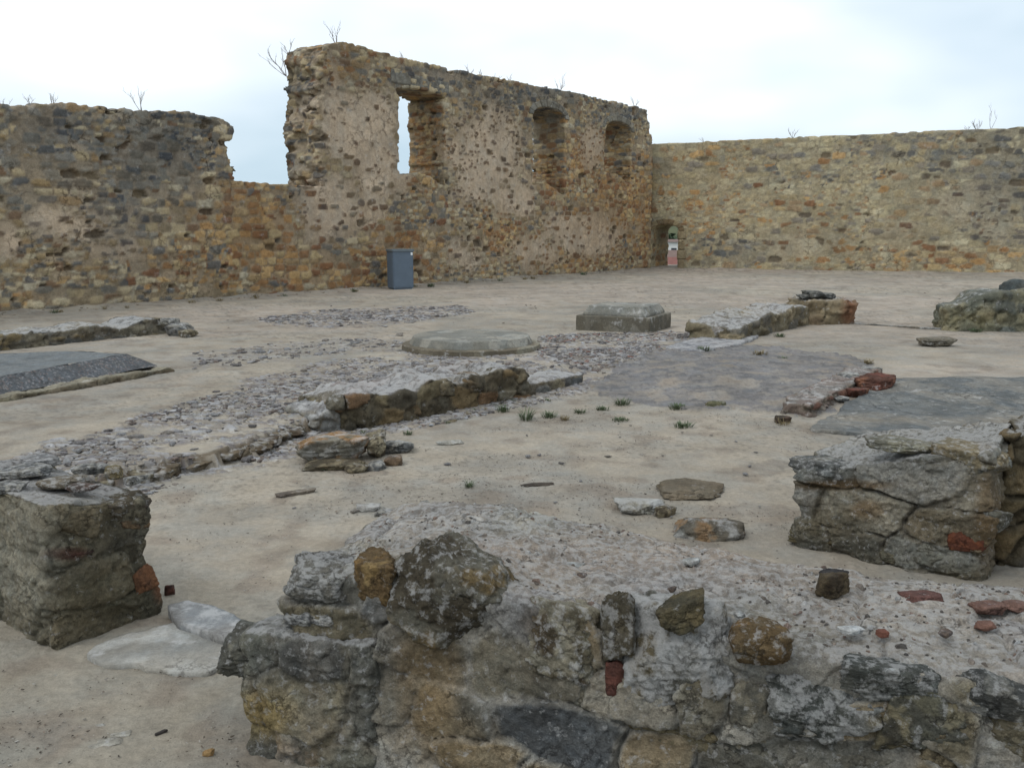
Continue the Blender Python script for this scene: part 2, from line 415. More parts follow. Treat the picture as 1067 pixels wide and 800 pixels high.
# ------------------------------------------------------------------ the big ruined wall
BACK = 5.0                                      # the wall goes on 5 m past the left edge of the picture
O1 = A - BACK * wd; O1[2] = -.3
def uz(px, py, O, d):
    n = np.array([-d[1], d[0], 0.0]); r = ray(px, py); t = ((O - CAM) @ n) / (r @ n); P = CAM + t * r
    return (P - O) @ d, P[2]
top_px = [(0, 111), (14, 114), (39, 107.6), (81, 110), (130, 114), (195, 119), (227, 124), (241, 130)]
top_uv = [uz(x, y, O1, wd) for x, y in top_px]
tall_px = [(338, 49), (346, 46), (359, 44), (416, 61), (500, 79), (587, 95), (673, 114.5)]
tall_uv = [uz(x, y, O1, wd) for x, y in tall_px]
u_low = uz(240, 150, O1, wd)[0]; u_tall = uz(336, 120, O1, wd)[0]
z_inf = uz(262, 191, O1, wd)[1]
u_end = uz(679, 200, O1, wd)[0]; z_end = uz(680, 151, O1, wd)[1]; u_st = uz(674, 118, O1, wd)[0]
WT = 1.3
wins = []
for (xa, xb, yt, yb) in ((415, 462, 97, 182), (555, 588, 117, 193), (630, 657, 131, 181)):
    ua, ub = uz(xa, (yt + yb) / 2, O1, wd)[0], uz(xb, (yt + yb) / 2, O1, wd)[0]
    um = (xa + xb) / 2
    wins.append((ua, ub, uz(um, yt, O1, wd)[1], uz(um, yb, O1, wd)[1]))
def wall_mask(u, v):
    z = v - .3
    p = np.stack([u, z, u * 0], 1)
    n1 = fbm(p * 2.2, 4, 5); n2 = fbm(p * 6.0, 3, 8)
    tl = np.interp(u, [a for a, b in top_uv], [b for a, b in top_uv]) + .06 * n2 + .03 * n1
    tt = np.interp(u, [a for a, b in tall_uv], [b for a, b in tall_uv]) + .035 * n2
    step = np.where(u > u_st, tt - np.floor((u - u_st) / .22 + 1) * .42, tt)
    tt = np.maximum(step, z_end) * (u <= u_end + .5)
    redge = u_low + .22 * n1 + .14 * n2 + .10 * np.sin(z * 3.0)
    ledge = u_tall + .10 * n1 + .07 * n2 - .12 * np.sin((z - z_inf) * 1.6)
    m = (z < z_inf + .05 * n2) | ((u < redge) & (z < tl)) | ((u > ledge) & (z < tt))
    m &= (u < u_end + .02)
    for k, (ua, ub, zt, zb) in enumerate(wins):
        c = (ua + ub) / 2; w = (ub - ua) / 2
        if k == 0: head = zt + .10 * (1 - ((u - c) / w) ** 2) + .05 * n1
        else: head = zt - .05 + .30 * np.sqrt(np.clip(1 - ((u - c) / w) ** 2, 0, 1)) - .1
        rg = .04 + (.05 if k == 0 else .02)
        ins = (u > ua + rg * n2) & (u < ub + rg * n2 * 1.3) & (z < head) & (z > zb + .12 * n1 - (.25 if k == 0 else .35) * sstep(c, ub, u) * (k > -1))
        m &= ~ins
    return m
def blobs(px, py, lst):
    r = np.zeros(px.shape)
    for (x, y, rx, ry, w) in lst: r = np.maximum(r, w * np.exp(-(((px - x) / rx) ** 2 + ((py - y) / ry) ** 2)))
    return r
PAL_MIX = [(160, 142, 104), (134, 118, 90), (108, 106, 98), (174, 154, 114), (148, 120, 78), (118, 90, 64), (170, 158, 130), (94, 94, 92), (158, 132, 86), (184, 166, 128)]
PAL_GREY = [(96, 98, 96), (76, 80, 84), (112, 110, 102), (130, 124, 110), (88, 82, 72), (66, 70, 76), (120, 118, 112)]
PAL_OCH = [(172, 126, 62), (150, 104, 50), (186, 146, 82), (134, 92, 52), (164, 134, 86), (126, 78, 40), (178, 152, 100)]
PAL_DARK = [(92, 66, 50), (110, 78, 56), (78, 66, 56), (124, 96, 70), (84, 80, 76)]
def masonry(V, N, zones, cell, seed, amp=.045, mort=(138, 120, 96), plas=(178, 152, 126), rough=.03, tone=None, wdir=None):
    """displace a masonry surface and colour its stones; returns V, colours"""
    S = V.copy()
    if wdir is not None:                       # measure along / across the wall so the courses run with it
        S = np.stack([V[:, 0] * wdir[0] + V[:, 1] * wdir[1], -V[:, 0] * wdir[1] + V[:, 1] * wdir[0], V[:, 2]], 1)
    ed, ID, f1 = stones(S, cell, seed)
    ed2, ID2, f2 = stones(S + 5.5, tuple(c * .55 for c in cell), seed + 100)
    big = sstep(-.25, .15, fbm(S * .9, 3, seed + 7) + .1)       # zones of larger and smaller rubble
    e = ed * big + ed2 * (1 - big); I = np.where(big > .5, ID, ID2)
    e = e + .05 * fbm(S * 9, 3, seed + 19) - .05 * np.clip(fbm(S * 1.9, 3, seed + 20) * 2, 0, 1)
    px, py, _ = proj(V)
    wo = np.clip(blobs(px, py, zones.get('ochre', [])), 0, 1); wg = np.clip(blobs(px, py, zones.get('grey', [])), 0, 1); wp_ = np.clip(blobs(px, py, zones.get('plaster', [])), 0, 1)
    nn = fbm(S * 1.6, 4, seed + 11) * .8
    wo = np.clip(wo + nn * .35 * (wo > .02), 0, 1); wg = np.clip(wg + nn * .4 * (wg > .02), 0, 1); wp_ = np.clip(sstep(.08, .72, wp_ + nn * .5), 0, 1)
    jit = _h((I * 9973).astype(int), (I * 0).astype(int), (I * 0).astype(int), seed + 3)
    jit2 = _h((I * 9973).astype(int), (I * 0 + 1).astype(int), (I * 0).astype(int), seed + 4)
    present = np.where(jit2 < .90 - .62 * wp_, 1.0, 0.0)
    st = sstep(.03 + .10 * wp_, .17 + .16 * wp_, e) * present
    sc = pick(PAL_MIX, jit)
    sc = mixc(sc, pick(PAL_GREY, jit), (wg > jit2 * .9).astype(float) * .9)
    sc = mixc(sc, pick(PAL_OCH, jit), (wo > jit2 * .8).astype(float) * .9)
    sc = mixc(sc, pick(PAL_DARK, jit), wp_ * .75)
    avg = mixc(mixc(np.tile(L((140, 120, 90)), (len(V), 1)), np.tile(L((96, 96, 90)), (len(V), 1)), wg), np.tile(L((150, 114, 66)), (len(V), 1)), wo * .8)
    sc = mixc(sc, avg, np.full(len(V), .16)) * (1 + .22 * fbm(S * 12, 3, seed + 23))[:, None]
    mc = mixc(np.tile(L(mort), (len(V), 1)), np.tile(L(plas), (len(V), 1)), wp_)
    mc = mixc(mc, np.tile(L((104, 102, 98)), (len(V), 1)), wg * .6 * (1 - wp_ * .5))
    mc = mixc(mc, np.tile(L((150, 116, 70)), (len(V), 1)), wo * .55)
    joint = (1 - sstep(.0, .05, e)) * present * (1 - wp_ * .7)
    c = mixc(mc, sc, st)
    c = mixc(c, np.tile(L((70, 60, 50)), (len(V), 1)), joint * .24)
    c = c * (1 + .12 * fbm(S * 5, 3, seed + 21))[:, None] * (1 + .13 * fbm(S * .35, 3, seed + 22))[:, None]
    void = ((jit2 > .855) & (jit2 < .885) & (wp_ < .8)).astype(float) * sstep(.04, .2, e)
    c = mixc(c, np.tile(L((92, 78, 60)), (len(V), 1)), void * .8)
    bump = -2.4 * void + st * (.45 + .75 * (jit - .3)) + .15 * wp_ - joint * .25
    d = amp * bump + rough * fbm(S * 1.1, 3, seed + 31) + rough * .35 * fbm(S * 7, 3, seed + 33)
    c = c * 1.23
    if wdir is not None:
        edge = 1 - sstep(.3, .8, np.abs(-N[:, 0] * wdir[1] + N[:, 1] * wdir[0])); edge = edge * (N[:, 2] < .6) * endamp(V)
        V = V + N * (edge * (.30 * fbm(S * np.array([1.6, 1.6, 2.4]), 3, seed + 35) + .10 * fbm(S * 6, 3, seed + 36)))[:, None]
    V2 = V + N * d[:, None]
    return V2, c
endamp = lambda V: 0.0
V, Q = mask_prism(O1, wd, np.array([0, 0, 1.0]), wn_, u_end + .5, 7.4, .034, wall_mask, WT, 34, 2, True)
N = vnormals(V, Q)
Z1 = {'ochre': [(262, 245, 40, 60, 1.0), (215, 270, 60, 26, .45), (330, 285, 80, 26, .75), (410, 262, 45, 34, .6), (445, 150, 14, 55, .8), (520, 243, 26, 22, .8), (640, 215, 45, 50, .9), (605, 165, 24, 30, .7), (575, 185, 20, 24, .8), (670, 230, 18, 60, .8), (600, 270, 60, 14, .6), (40, 315, 80, 18, .25), (375, 70, 60, 16, .3)],
      'grey': [(165, 155, 70, 55, .95), (60, 140, 60, 34, .7), (130, 205, 45, 60, .6), (20, 180, 20, 60, .35), (318, 80, 26, 40, .45), (460, 75, 60, 12, .8), (560, 98, 70, 12, .8), (650, 118, 40, 12, .8), (310, 190, 24, 40, .6), (350, 255, 16, 30, .4), (455, 215, 14, 34, .5), (240, 150, 14, 20, .3), (570, 122, 14, 12, .7)],
      'plaster': [(370, 130, 44, 42, 1.0), (345, 215, 38, 36, .9), (395, 180, 26, 50, .9), (505, 160, 38, 50, .95), (540, 205, 26, 30, .7), (610, 245, 44, 26, .95), (560, 265, 40, 18, .7), (615, 150, 12, 24, .9), (480, 265, 26, 26, .6), (70, 232, 60, 24, .65), (8, 250, 16, 30, .7), (110, 260, 50, 16, .4)]}
endamp = lambda V: (((V - O1) @ wd) < u_tall + .9).astype(float) * (V[:, 2] > 0)
V, C = masonry(V, N, Z1, (.34, .36, .16), 11, .036, mort=(150, 132, 104), plas=(184, 162, 134), wdir=wd)
endamp = lambda V: 0.0
root = empty('ruined_wall', A, 'tall ruined rubble stone wall with broken gap and three window openings', 'ruined wall')
child('masonry', mesh_np('masonry', V, Q, np.concatenate([C, np.full((len(C), 1), .18)], 1), M_far), root)
del V, Q, N, C
# lintels and arches
def bar_block(P, du, dn, dz_, size, seed, cols, mat, cell=.03, lic=.2, amp=.012):
    """a dressed stone block: centre P, axes du/dn/dz, full size (l, w, h)"""
    return box_mesh([P - du * size[0] / 2 - dn * size[1] / 2, P + du * size[0] / 2 - dn * size[1] / 2, P + du * size[0] / 2 + dn * size[1] / 2, P - du * size[0] / 2 + dn * size[1] / 2],
                    P[2] - size[2] / 2, [P[2] + size[2] / 2] * 4, cell, .02, mat, seed, cols, lic, amp)
def box_grid(nx, ny, nz):
    """unit box surface as welded quads"""
    key = {}; 
    ax = [np.linspace(0, 1, nx + 1), np.linspace(0, 1, ny + 1), np.linspace(0, 1, nz + 1)]
    n = (nx, ny, nz); P = []; Qs = []; base = 0
    def face(a, b, c, val, flip):
        nonlocal base
        g = np.stack(np.meshgrid(np.arange(n[a] + 1), np.arange(n[b] + 1), indexing='ij'), -1).reshape(-1, 2)
        p = np.zeros((len(g), 3), int); p[:, a] = g[:, 0]; p[:, b] = g[:, 1]; p[:, c] = n[c] * val
        ii = (np.arange(n[a])[:, None] * (n[b] + 1) + np.arange(n[b])[None, :]).ravel()
        q = np.stack([ii, ii + n[b] + 1, ii + n[b] + 2, ii + 1], 1)
        if flip: q = q[:, ::-1]
        P.append(p); Qs.append(q + base); base += len(p)
    face(0, 1, 2, 1, False); face(0, 1, 2, 0, True); face(1, 2, 0, 1, False); face(1, 2, 0, 0, True); face(0, 2, 1, 0, False); face(0, 2, 1, 1, True)
    P = np.concatenate(P); Qs = np.concatenate(Qs)
    k = (P[:, 0] * (ny + 1) + P[:, 1]) * (nz + 1) + P[:, 2]
    u, first, inv = np.unique(k, return_index=True, return_inverse=True)
    P = P[first] / np.array([nx, ny, nz]); return P, inv.ravel()[Qs]
def box_shape(foot, z0, ztop, cell, r, hfn=None, lean=None):
    """rounded block over a 4-corner footprint (front-left, front-right, back-right, back-left), corner heights ztop"""
    foot = [np.asarray(f, float)[:2] for f in foot]
    lx = max(np.linalg.norm(foot[1] - foot[0]), np.linalg.norm(foot[2] - foot[3])); ly = max(np.linalg.norm(foot[3] - foot[0]), np.linalg.norm(foot[2] - foot[1])); lz = max(ztop) - z0
    P, Q = box_grid(max(2, int(lx / cell)), max(2, int(ly / cell)), max(2, int(lz / cell)))
    D = np.array([lx, ly, lz]); p = P * D; rr = min(r, lx / 2.2, ly / 2.2, lz / 2.2)
    q = np.clip(p, rr, D - rr); v = p - q; ln = np.linalg.norm(v, axis=1, keepdims=True); p = q + np.where(ln > 1e-9, v / np.maximum(ln, 1e-9) * rr, 0)
    t = p / D; u, w, h = t[:, 0], t[:, 1], t[:, 2]
    W = [(1 - u) * (1 - w), u * (1 - w), u * w, (1 - u) * w]
    xy = sum(W[k][:, None] * foot[k] for k in range(4)); zt = sum(W[k] * ztop[k] for k in range(4))
    if hfn is not None: zt = zt + hfn(u, w)
    V = np.concatenate([xy, (z0 + h * (zt - z0))[:, None]], 1)
    if lean is not None: V = lean(V, u, w, h)
    q = Q[0]; 
    c = V.mean(0); nn = np.cross(V[Q[:, 2]] - V[Q[:, 0]], V[Q[:, 3]] - V[Q[:, 1]]); fc = V[Q].mean(1) - c
    if (nn * fc).sum() < 0: Q = Q[:, ::-1]
    return V, Q, t
def box_mesh(foot, z0, ztop, cell, r, mat, seed, cols, lic=.2, amp=.012, name='block'):
    V, Q, t = box_shape(foot, z0, ztop, cell, r); N = vnormals(V, Q)
    d = amp * fbm(V * 6, 5, seed) ; V2 = V + N * d[:, None]
    h = np.clip(fbm(V * 3, 4, seed + 5) * .8 + .5, 0, .999)
    return mesh_np(name, V2, Q, np.concatenate([pick(cols, h), np.full((len(V), 1), lic)], 1), mat)
GREYST = [(128, 122, 108), (140, 134, 120), (116, 112, 102), (148, 140, 122)]
def wp3(u, z, w=0.0): return np.array([*(O1 + u * wd + w * wn_)[:2], z])
ua, ub, zt, zb = wins[0]
for k in range(3):
    uu0 = ua - .25 + k * (ub - ua + .5) / 3; uu1 = uu0 + (ub - ua + .5) / 3 - .02
    P = wp3((uu0 + uu1) / 2, zt + .30 - .03 * k, .22)
    child('lintel', bar_block(P, wd, wn_, None, (uu1 - uu0, .5, .34), 40 + k, GREYST, M_far, .05), root)
def arch_part(O, d, nrm, u0, u1, zsp, rise, thick, depth, root, name, cols, seed, zbase=None):
    """voussoirs of a segmental arch as one part"""
    c = (u0 + u1) / 2; w = (u1 - u0) / 2; Vs, Qs, Cs = [], [], []; off = 0; n = 9
    for k in range(n):
        a0 = math.pi * (k + .04) / n; a1 = math.pi * (k + .96) / n
        pts = []
        for (aa, rr) in ((a0, 0), (a1, 0), (a1, thick), (a0, thick)):
            uu = c - (w + rr) * math.cos(aa); zz = zsp + (rise + rr) * math.sin(aa); pts.append((uu, zz))
        Pp, Qq = box_grid(6, 6, 5)
        W = [(1 - Pp[:, 0]) * (1 - Pp[:, 2]), Pp[:, 0] * (1 - Pp[:, 2]), Pp[:, 0] * Pp[:, 2], (1 - Pp[:, 0]) * Pp[:, 2]]
        uz_ = sum(W[i][:, None] * np.array(pts[i]) for i in range(4))
        V = O[None, :] * np.array([1, 1, 0]) + uz_[:, :1] * d + (Pp[:, 1:2] * depth - .045) * nrm; V = V.copy(); V[:, 2] = uz_[:, 1]
        V += .012 * np.stack([fbm(V * 5 + 9 * q, 3, seed + q) for q in range(3)], 1)
        Vs.append(V); Qs.append(Qq + off); off += len(V); Cs.append(np.tile(L(random.choice(cols)), (len(V), 1)))
    V = np.concatenate(Vs); Q = np.concatenate(Qs)
    return child(name, mesh_np(name, V, Q, np.concatenate([np.concatenate(Cs), np.full((len(V), 1), .2)], 1), M_far), root)
for k in (1, 2):
    ua, ub, zt, zb = wins[k]
    arch_part(O1, wd, wn_, ua - .02, ub + .02, zt - .15, .30, .22, .5, root, 'arch', GREYST, 60 + k)

# ------------------------------------------------------------------ right boundary wall with the doorway
O2 = C0 - .25 * rd; O2[2] = -.3
rt = [uz(x, y, O2, rd) for x, y in ((660, 151), (683, 150.4), (797, 144.6), (904, 140), (1011, 135), (1067, 132.5), (1300, 122))]
du0, dz0 = uz(678.5, 260, O2, rd); du1, _ = uz(707, 260, O2, rd)
dzt = uz(694, 233.5, O2, rd)[1]
def rmask(u, v):
    z = v - .3; p = np.stack([u, z, u * 0 + 3], 1); n2 = fbm(p * 5, 3, 9)
    tt = np.interp(u, [a for a, b in rt], [b for a, b in rt]) + .035 * n2
    m = z < tt
    c = (du0 + du1) / 2; w = (du1 - du0) / 2
    head = dzt - .26 + .26 * np.sqrt(np.clip(1 - ((u - c) / w) ** 2, 0, 1))
    m &= ~((u > du0) & (u < du1) & (z < head))
    return m
V, Q = mask_prism(O2, rd, np.array([0, 0, 1.0]), rn + .25 * rd, 22.0, 6.9, .045, rmask, 1.55, 34, 2, True)
N = vnormals(V, Q)
Z2 = {'ochre': [(860, 225, 160, 36, .16), (720, 200, 60, 90, .28), (980, 268, 90, 14, .7), (690, 262, 14, 30, .6), (860, 270, 160, 12, .2), (810, 165, 80, 22, .12)],
      'grey': [(1040, 190, 46, 70, .8), (760, 262, 34, 16, .8), (900, 158, 90, 14, .45), (1000, 160, 90, 20, .6), (735, 250, 20, 14, .7), (830, 182, 60, 14, .3), (690, 175, 16, 14, .4)],
      'plaster': [(1010, 215, 60, 30, .55), (830, 255, 60, 16, .55), (1040, 240, 40, 20, .5), (940, 240, 50, 16, .4)]}
PAL_SAVE = PAL_MIX
PAL_MIX = [(172, 158, 118), (162, 147, 108), (178, 164, 126), (156, 142, 106), (152, 126, 90), (168, 154, 120), (146, 138, 116), (182, 170, 134), (164, 146, 104), (126, 118, 104)]
V, C = masonry(V, N, Z2, (.46, .5, .21), 31, .017, mort=(156, 144, 112), plas=(166, 154, 126), wdir=rd)
PAL_MIX = PAL_SAVE
root2 = empty('boundary_wall', C0, 'long ochre stone wall with a low arched doorway at its left end', 'stone wall')
child('masonry', mesh_np('masonry', V, Q, np.concatenate([C, np.full((len(C), 1), .15)], 1), M_far), root2)
del V, Q, N, C
arch_part(O2, rd, rn, du0 - .01, du1 + .01, dzt - .26, .26, .20, .6, root2, 'arch', [(158, 138, 98), (146, 126, 88), (134, 112, 78)], 80)
# dressed jambs of the doorway
for (uu, wdt) in ((du1 + .12, .24),):
    z = TER - .05
    for k, hgt in enumerate((.42, .36, .40, .36)):
        P = np.array([*(O2 + uu * rd + .12 * rn)[:2], z + hgt / 2 - .0]); z += hgt + .01
        if z > dzt - .2: break
        child('jamb_stone', bar_block(P, rd, rn, None, (wdt * (1.5 if k % 2 else 1), (.30), hgt), 90 + k, [(158, 138, 100), (148, 128, 92), (166, 146, 108)], M_far, .06), root2)

# ------------------------------------------------------------------ low walls and blocks
def low_wall(name, label, cat, foot, ztop, cell, r, cellsz, seed, mat, amp, rough, zones=None, hfn=None, lic_top=.8, lic_side=.2, palette=None, mort=(120, 110, 92), topcol=(138, 132, 126), lean=None, z0=-.12, lam=0.0, group=None, root=None, part=None, tint=None, plasw=0.0, stoneamt=1.0):
    V, Q, t = box_shape(foot, z0, ztop, cell, r, hfn, lean); N = vnormals(V, Q)
    d = np.asarray(foot[1], float)[:2] - np.asarray(foot[0], float)[:2]; d = d / np.linalg.norm(d)
    S = np.stack([V[:, 0] * d[0] + V[:, 1] * d[1], -V[:, 0] * d[1] + V[:, 1] * d[0], V[:, 2]], 1)
    S = S + .25 * cellsz[2] * np.stack([fbm(S * 3.0, 3, seed + 60 + k) for k in range(3)], 1)
    ed, I, f1, TLT = stones(S, cellsz, seed, (.40, .30, .3), 3.5, .22, True)
    ed = ed + .085 * fbm(S * 3.5 / cellsz[2] * .4, 5, seed + 71, .65)
    cs = max(.028, cell * 4); chp = chips(S + .3 * cs * np.stack([fbm(S / cs * .5, 2, seed + 75 + k) for k in range(3)], 1), cs, seed + 80); ch2 = chips(S, cs * 2.7, seed + 81)
    jit = _h((I * 9973).astype(int), (I * 0).astype(int), (I * 0).astype(int), seed + 3); j2 = _h((I * 9973).astype(int), (I * 0 + 1).astype(int), (I * 0).astype(int), seed + 4)
    topw = sstep(.55, .9, N[:, 2])
    n1 = fbm(S * 2.4, 4, seed + 1)
    pres = (j2 < stoneamt).astype(float)
    st = sstep(.02, .16, ed) * pres * (1 - topw * .55)
    joint = (1 - sstep(.0, .055, ed)) * pres
    pal = palette or PAL_MIX
    c = mixc(np.tile(L(mort), (len(V), 1)), pick(pal, jit), st)
    tc_ = mixc(np.tile(L(topcol), (len(V), 1)) * .86, pick(pal, jit), np.full(len(V), .35))
    c = mixc(c, tc_, topw * sstep(-.35, .15, n1 + .15))
    c = mixc(c, np.tile(L((66, 58, 48)), (len(V), 1)), joint * .2 * (1 - topw))
    px, py, _ = proj(V)
    if zones:
        for (x, y, rx, ry, w, col) in zones:
            mk = w * np.exp(-(((px - x) / rx) ** 2 + ((py - y) / ry) ** 2) ** 2)
            c = mixc(c, np.tile(L(col), (len(V), 1)), np.clip(mk * (1 + .5 * n1), 0, 1))
    c = c * (1 + .22 * fbm(S * np.array([6, 6, 11]), 4, seed + 21))[:, None] * (1 + .22 * np.clip(chp, -1, 1) * (1 - .5 * topw))[:, None]
    lamn = fbm(S * np.array([2.0, 2.0, 17.0]), 4, seed + 41)
    ridge = 1 - np.abs(fbm(S * np.array([5.0, 5.0, 8.0]), 4, seed + 43)) * 2.2
    disp = amp * (sstep(.0, .09, ed) * pres * (.2 + .7 * jit + 1.1 * TLT) - joint * .35) * (1 - .6 * topw) + (.16 * cs * chp + .22 * cs * ch2) * (1 - .55 * topw) + rough * fbm(S * 3.2, 4, seed + 31) + rough * .55 * fbm(S * 11, 4, seed + 33, .6) + lam * lamn * (1 - topw) - rough * .35 * np.clip(ridge, 0, 1)
    V2 = V + N * disp[:, None]
    lic = np.clip(lic_side + (lic_top - lic_side) * topw, 0, 1)
    me = mesh_np(name if not part else part, V2, Q, np.concatenate([c, lic[:, None]], 1), mat)
    if root is not None: return child(part, me, root)
    o = obj(name, me); centre(o); tag(o, label, cat, group); return o

def rock_mesh(seed, size, sub=4, mat=None, cols=((120, 112, 98),), planes=11, rough=.05, lic=.4, sharp=24.0, tilt=0.0, lam=0.0, flat=False):
    rs = np.random.RandomState(seed)
    import bmesh
    bm = bmesh.new(); bmesh.ops.create_icosphere(bm, subdivisions=sub, radius=1.0)
    D = np.array([v.co[:] for v in bm.verts]); Fc = np.array([[v.index for v in f.verts] for f in bm.faces]); bm.free()
    D /= np.linalg.norm(D, axis=1, keepdims=True)
    n = rs.normal(size=(planes, 3)); n /= np.linalg.norm(n, axis=1, keepdims=True)
    n = np.concatenate([n, [[0, 0, 1], [0, 0, -1], [1, 0, 0], [-1, 0, 0], [0, -1, 0], [0, 1, 0]] + rs.normal(size=(6, 3)) * .14]); n /= np.linalg.norm(n, axis=1, keepdims=True)
    dd = rs.uniform(.72, 1.0, len(n)); dd[-6:] = rs.uniform(.8, .9, 6)
    c = np.clip(D @ n.T, .05, None) / dd
    r = 1.0 / (np.sum(c ** sharp, axis=1) ** (1 / sharp))
    V = D * r[:, None]
    V = V * (1 + rough * fbm(V * 2.6 + seed, 4, seed) + rough * .5 * fbm(V * 9 + seed, 3, seed + 2) + lam * fbm(V * np.array([1.5, 1.5, 12]), 3, seed + 4))[:, None]
    if sub >= 4: V = V * (1 + .055 * chips(V * 1.0, .26, seed + 12) + .06 * chips(V, .6, seed + 13))[:, None]
    mn, mxx = V.min(0), V.max(0); V = (V - (mn + mxx) / 2) / (mxx - mn) * np.array(size)
    if tilt:
        a = tilt; V = V @ np.array([[math.cos(a), 0, math.sin(a)], [0, 1, 0], [-math.sin(a), 0, math.cos(a)]])
    h = np.clip(fbm(V / max(size) * 3.2 + seed, 4, seed + 9) * .9 + .5, 0, .999)
    pal = np.array([L(x) for x in cols]); f = h * (len(pal) - 1) ; i = np.floor(f).astype(int); i = np.minimum(i, max(len(pal) - 2, 0)); fr = sstep(.25, .75, f - i)
    cc = pal[i] * (1 - fr[:, None]) + pal[np.minimum(i + 1, len(pal) - 1)] * fr[:, None]
    return mesh_np('rock', V, Fc, np.concatenate([cc, np.full((len(V), 1), lic)], 1), mat or M_rock)
def place_rock(name, label, cat, P, size, rotz=0, rot=(0, 0), group=None, root=None, seed=1, sink=.25, **kw):
    me = rock_mesh(seed, size, **kw); me.name = name
    o = bpy.data.objects.new(name, me); COL.objects.link(o)
    loc = np.array(P, float) + np.array([0, 0, size[2] * (.5 - sink)])
    o.rotation_euler = (rot[0], rot[1], rotz)
    if root is not None:
        o.parent = root; o.location = Vector(loc.tolist()) - root.location
        if label: o['label'] = label
    else:
        o.location = Vector(loc.tolist()); tag(o, label, cat, group)
    return o
OL = [(98, 88, 66), (122, 108, 80), (84, 74, 56), (134, 122, 94), (108, 98, 80)]
GR = [(118, 116, 110), (96, 96, 94), (140, 136, 126), (84, 82, 78), (128, 122, 108)]

# --- foreground wall: top about 0.55 m high, running to the right and out of the picture
ZT = .56
fl, fr_ = G(296, 602, ZT), G(1120, 706, ZT); bl_, br_ = G(390, 545, ZT), G(1120, 632, ZT)
fl = np.array([fl[0], fl[1], 0]); 
wallroot = empty('foreground_wall', (fl[0], fl[1], 0), 'thick low wall of mortar and embedded boulders filling the foreground', 'low wall')
d1 = np.array([fr_[0] - fl[0], fr_[1] - fl[1]]); d1 /= np.linalg.norm(d1); n1_ = np.array([-d1[1], d1[0]])
flp = np.array([fl[0], fl[1]]); frp = flp + d1 * 3.2
print('fg', fl, fr_, bl_, br_)
thL = (np.array(bl_[:2]) - flp) @ n1_; thR = (np.array(br_[:2]) - flp) @ n1_
print('thick', thL, thR)
B1, B2 = np.array(G(425, 529, ZT)[:2]), np.array(G(1100, 616, ZT)[:2]); bdv = (B2 - B1) / np.linalg.norm(B2 - B1)
foot = [flp, frp, B1 + bdv * 3.1, B1 - bdv * .12]
def fh(u, w):      # the crest is humped near the left end, and sags to the right
    return .035 * np.exp(-((u - .13) / .10) ** 2) * (1) + .02 * np.sin(u * 9) - .05 * sstep(.05, 0.0, u) - .02 * sstep(.6, .0, w) * sstep(.2, .6, u)
def flean(V, u, w, h):      # front face leans out towards its foot; top edge rounded
    k = (1 - h) * (1 - w) * .10
    V = V.copy(); V[:, 0] -= n1_[0] * k; V[:, 1] -= n1_[1] * k
    return V
fz = [(445, 700, 34, 70, .8, (164, 134, 84)), (455, 770, 50, 30, .5, (150, 124, 80)), (410, 620, 26, 60, .6, (148, 142, 130)), (600, 700, 60, 22, .6, (150, 140, 120)), (385, 740, 50, 40, .45, (142, 132, 112)), (700, 740, 90, 30, .4, (126, 122, 110)), (760, 660, 30, 20, .6, (160, 150, 132)), (300, 790, 40, 20, .5, (150, 128, 104)), (540, 640, 40, 30, .6, (104, 106, 112)), (640, 575, 200, 22, .8, (164, 146, 128)), (960, 680, 110, 26, .7, (158, 150, 136)), (820, 600, 90, 20, .6, (158, 142, 124))]
GRW = [(112, 108, 96), (130, 122, 102), (98, 94, 82), (144, 126, 94), (90, 92, 92), (118, 108, 84), (156, 146, 126)]
low_wall('masonry', None, None, foot, [ZT, ZT + .01, ZT, ZT + .01], .008, .05, (.25, .22, .15), 201, M_near, .030, .022, zones=fz, hfn=fh, lic_top=.68, lic_side=.33, palette=GRW, mort=(160, 154, 140), topcol=(182, 170, 158), lean=flean, lam=.004, root=wallroot, part='masonry', stoneamt=.82)
# lower step at the left end
s0 = flp - d1 * .13 - n1_ * .07
foot2 = [s0, s0 + d1 * .45, s0 + d1 * .5 + n1_ * .38, s0 + n1_ * .34 + d1 * .02]
low_wall('masonry', None, None, foot2, [.40, .42, .42, .40], .0075, .04, (.26, .24, .14), 222, M_near, .022, .022, zones=[(270, 745, 34, 26, .9, (160, 134, 70)), (330, 770, 30, 30, .5, (150, 134, 108)), (285, 690, 30, 22, .5, (92, 92, 88)), (330, 700, 16, 60, .4, (140, 132, 118))], lic_top=.8, lic_side=.4, palette=[(118, 116, 100), (102, 100, 90), (134, 124, 98), (92, 90, 84)], mort=(128, 122, 106), topcol=(152, 150, 146), root=wallroot, part='masonry', lam=.005)
nf = np.array([n1_[0], n1_[1], 0.0])
def fpt(px, py, out=0.0):        # point on the front face plane
    O = np.array([flp[0], flp[1], 0.0]); r = ray(px, py); t = ((O - CAM) @ nf) / (r @ nf); return CAM + t * r - nf * out
